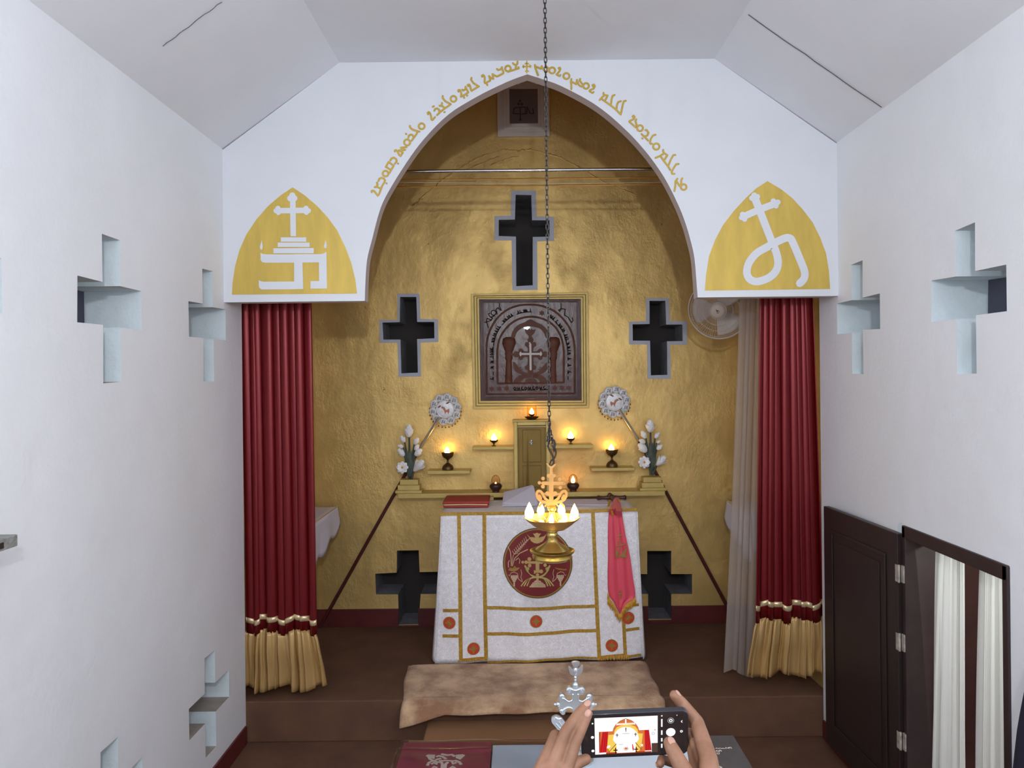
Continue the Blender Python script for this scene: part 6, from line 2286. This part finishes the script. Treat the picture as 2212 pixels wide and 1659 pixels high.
limb([(hd + Vector((-.02, .082, -.045)), .009), (hd + Vector((.02, .082, -.045)), .009)])
limb([(Vector((XB_, YBd - .01, 1.18)), .10), (Vector((XB_, YBd - .015, .70)), .095)])

mb = MB()
for a, ra, b, rb in caps:
    d = b - a
    L = d.length
    if L < 1e-5:
        continue
    z = d / L
    x = z.orthogonal().normalized()
    y = z.cross(x)
    n_, m_ = 14, 5
    vs, rings = [], []
    prof = [(ra * math.sin(k * PI / 2 / m_), -ra * math.cos(k * PI / 2 / m_)) for k in range(0, m_ + 1)] + [(rb * math.cos(k * PI / 2 / m_), L + rb * math.sin(k * PI / 2 / m_)) for k in range(0, m_ + 1)]
    M = Matrix(((x.x, y.x, z.x, a.x), (x.y, y.y, z.y, a.y), (x.z, y.z, z.z, a.z), (0, 0, 0, 1)))
    mb.lathe([(max(r, 1e-4), h) for r, h in prof], M, n_)
pn = thing('person', 'person below the picture edge holding up a smartphone with both hands', 'person', (XB_, YBd, ZN))
skin = obj('skin', mb, M_skin, pn)
rm = skin.modifiers.new('one_skin', 'REMESH')
rm.mode = 'VOXEL'
rm.voxel_size = 0.0022
rm.use_smooth_shade = True
sm = skin.modifiers.new('soften', 'SMOOTH')
sm.factor = 0.5
sm.iterations = 5


def nail(f, side, w=.0048, l=.0064):
    tip, nxt = f[0], f[1]
    ax_ = (tip[0] - nxt[0]).normalized()
    n_ = (side - ax_ * side.dot(ax_)).normalized()
    s_ = ax_.cross(n_)
    c = tip[0] + n_ * (tip[1] * .84) - ax_ * .001
    M = Matrix(((s_.x, ax_.x, n_.x, c.x), (s_.y, ax_.y, n_.y, c.y), (s_.z, ax_.z, n_.z, c.z), (0, 0, 0, 1)))
    mb = MB().ball((0, 0, 0), 1, 8)
    mb.v = [M @ Vector((v.x * w, v.y * l, v.z * .0018)) for v in mb.v]
    obj('fingernail', mb, M_nail, pn, smooth=70)


tocam = Vector((0, -1, .45))
nail(idx, tocam + Vector((-.25, 0, 0)))
nail(mid, tocam + Vector((-.15, 0, .1)))
nail(rthb, tocam + Vector((.45, 0, .2)), .0060, .0074)
nail(ridx, Vector((.6, -.25, .75)))
nail(rpky, Vector((-.7, -.7, -.1)), .0042, .0056)
# clothes and hair (below the picture, seen only from elsewhere)
mb = MB()
mb.lathe([(.055, 1.285), (.085, 1.275), (.15, 1.245), (.185, 1.20), (.175, 1.05), (.165, .85), (.175, .62), (.172, .62)], Matrix.Translation((XB_, YBd - .01, 0)) @ Matrix.Diagonal((1, .62, 1, 1)), 32)
for e_, s_ in ((eL, sL), (eR, sR)):
    mb.tube([s_ + (e_ - s_) * k for k in (-.1, 0, .3, .62)], [.06, .070, .064, .062], 16, caps=False)
obj('shirt', mb, M_shirt, pn, smooth=60)
mb = MB()
mb.lathe([(.0, .80), (.168, .78), (.175, .62), (.165, .5), (0.0, .46)], Matrix.Translation((XB_, YBd - .01, 0)) @ Matrix.Diagonal((1, .66, 1, 1)), 28)
for sg in (-1, 1):
    mb.tube([(XB_ + sg * .085, YBd - .01, .60), (XB_ + sg * .09, YBd, .28), (XB_ + sg * .095, YBd - .02, -.20)], [.098, .075, .055], 16)
obj('trousers', mb, M_trouser, pn, smooth=60)
for sg in (-1, 1):
    mb = MB().ball((XB_ + sg * .10, YBd + .03, ZN + .042), 1, 10, (.045, .13, .042))
    obj('shoe', mb, M_black, pn, smooth=60)
mb = MB().ball(hd + Vector((0, -.022, .045)), 1, 14, (.092, .094, .088))
obj('hair', mb, M_hair, pn, smooth=60)
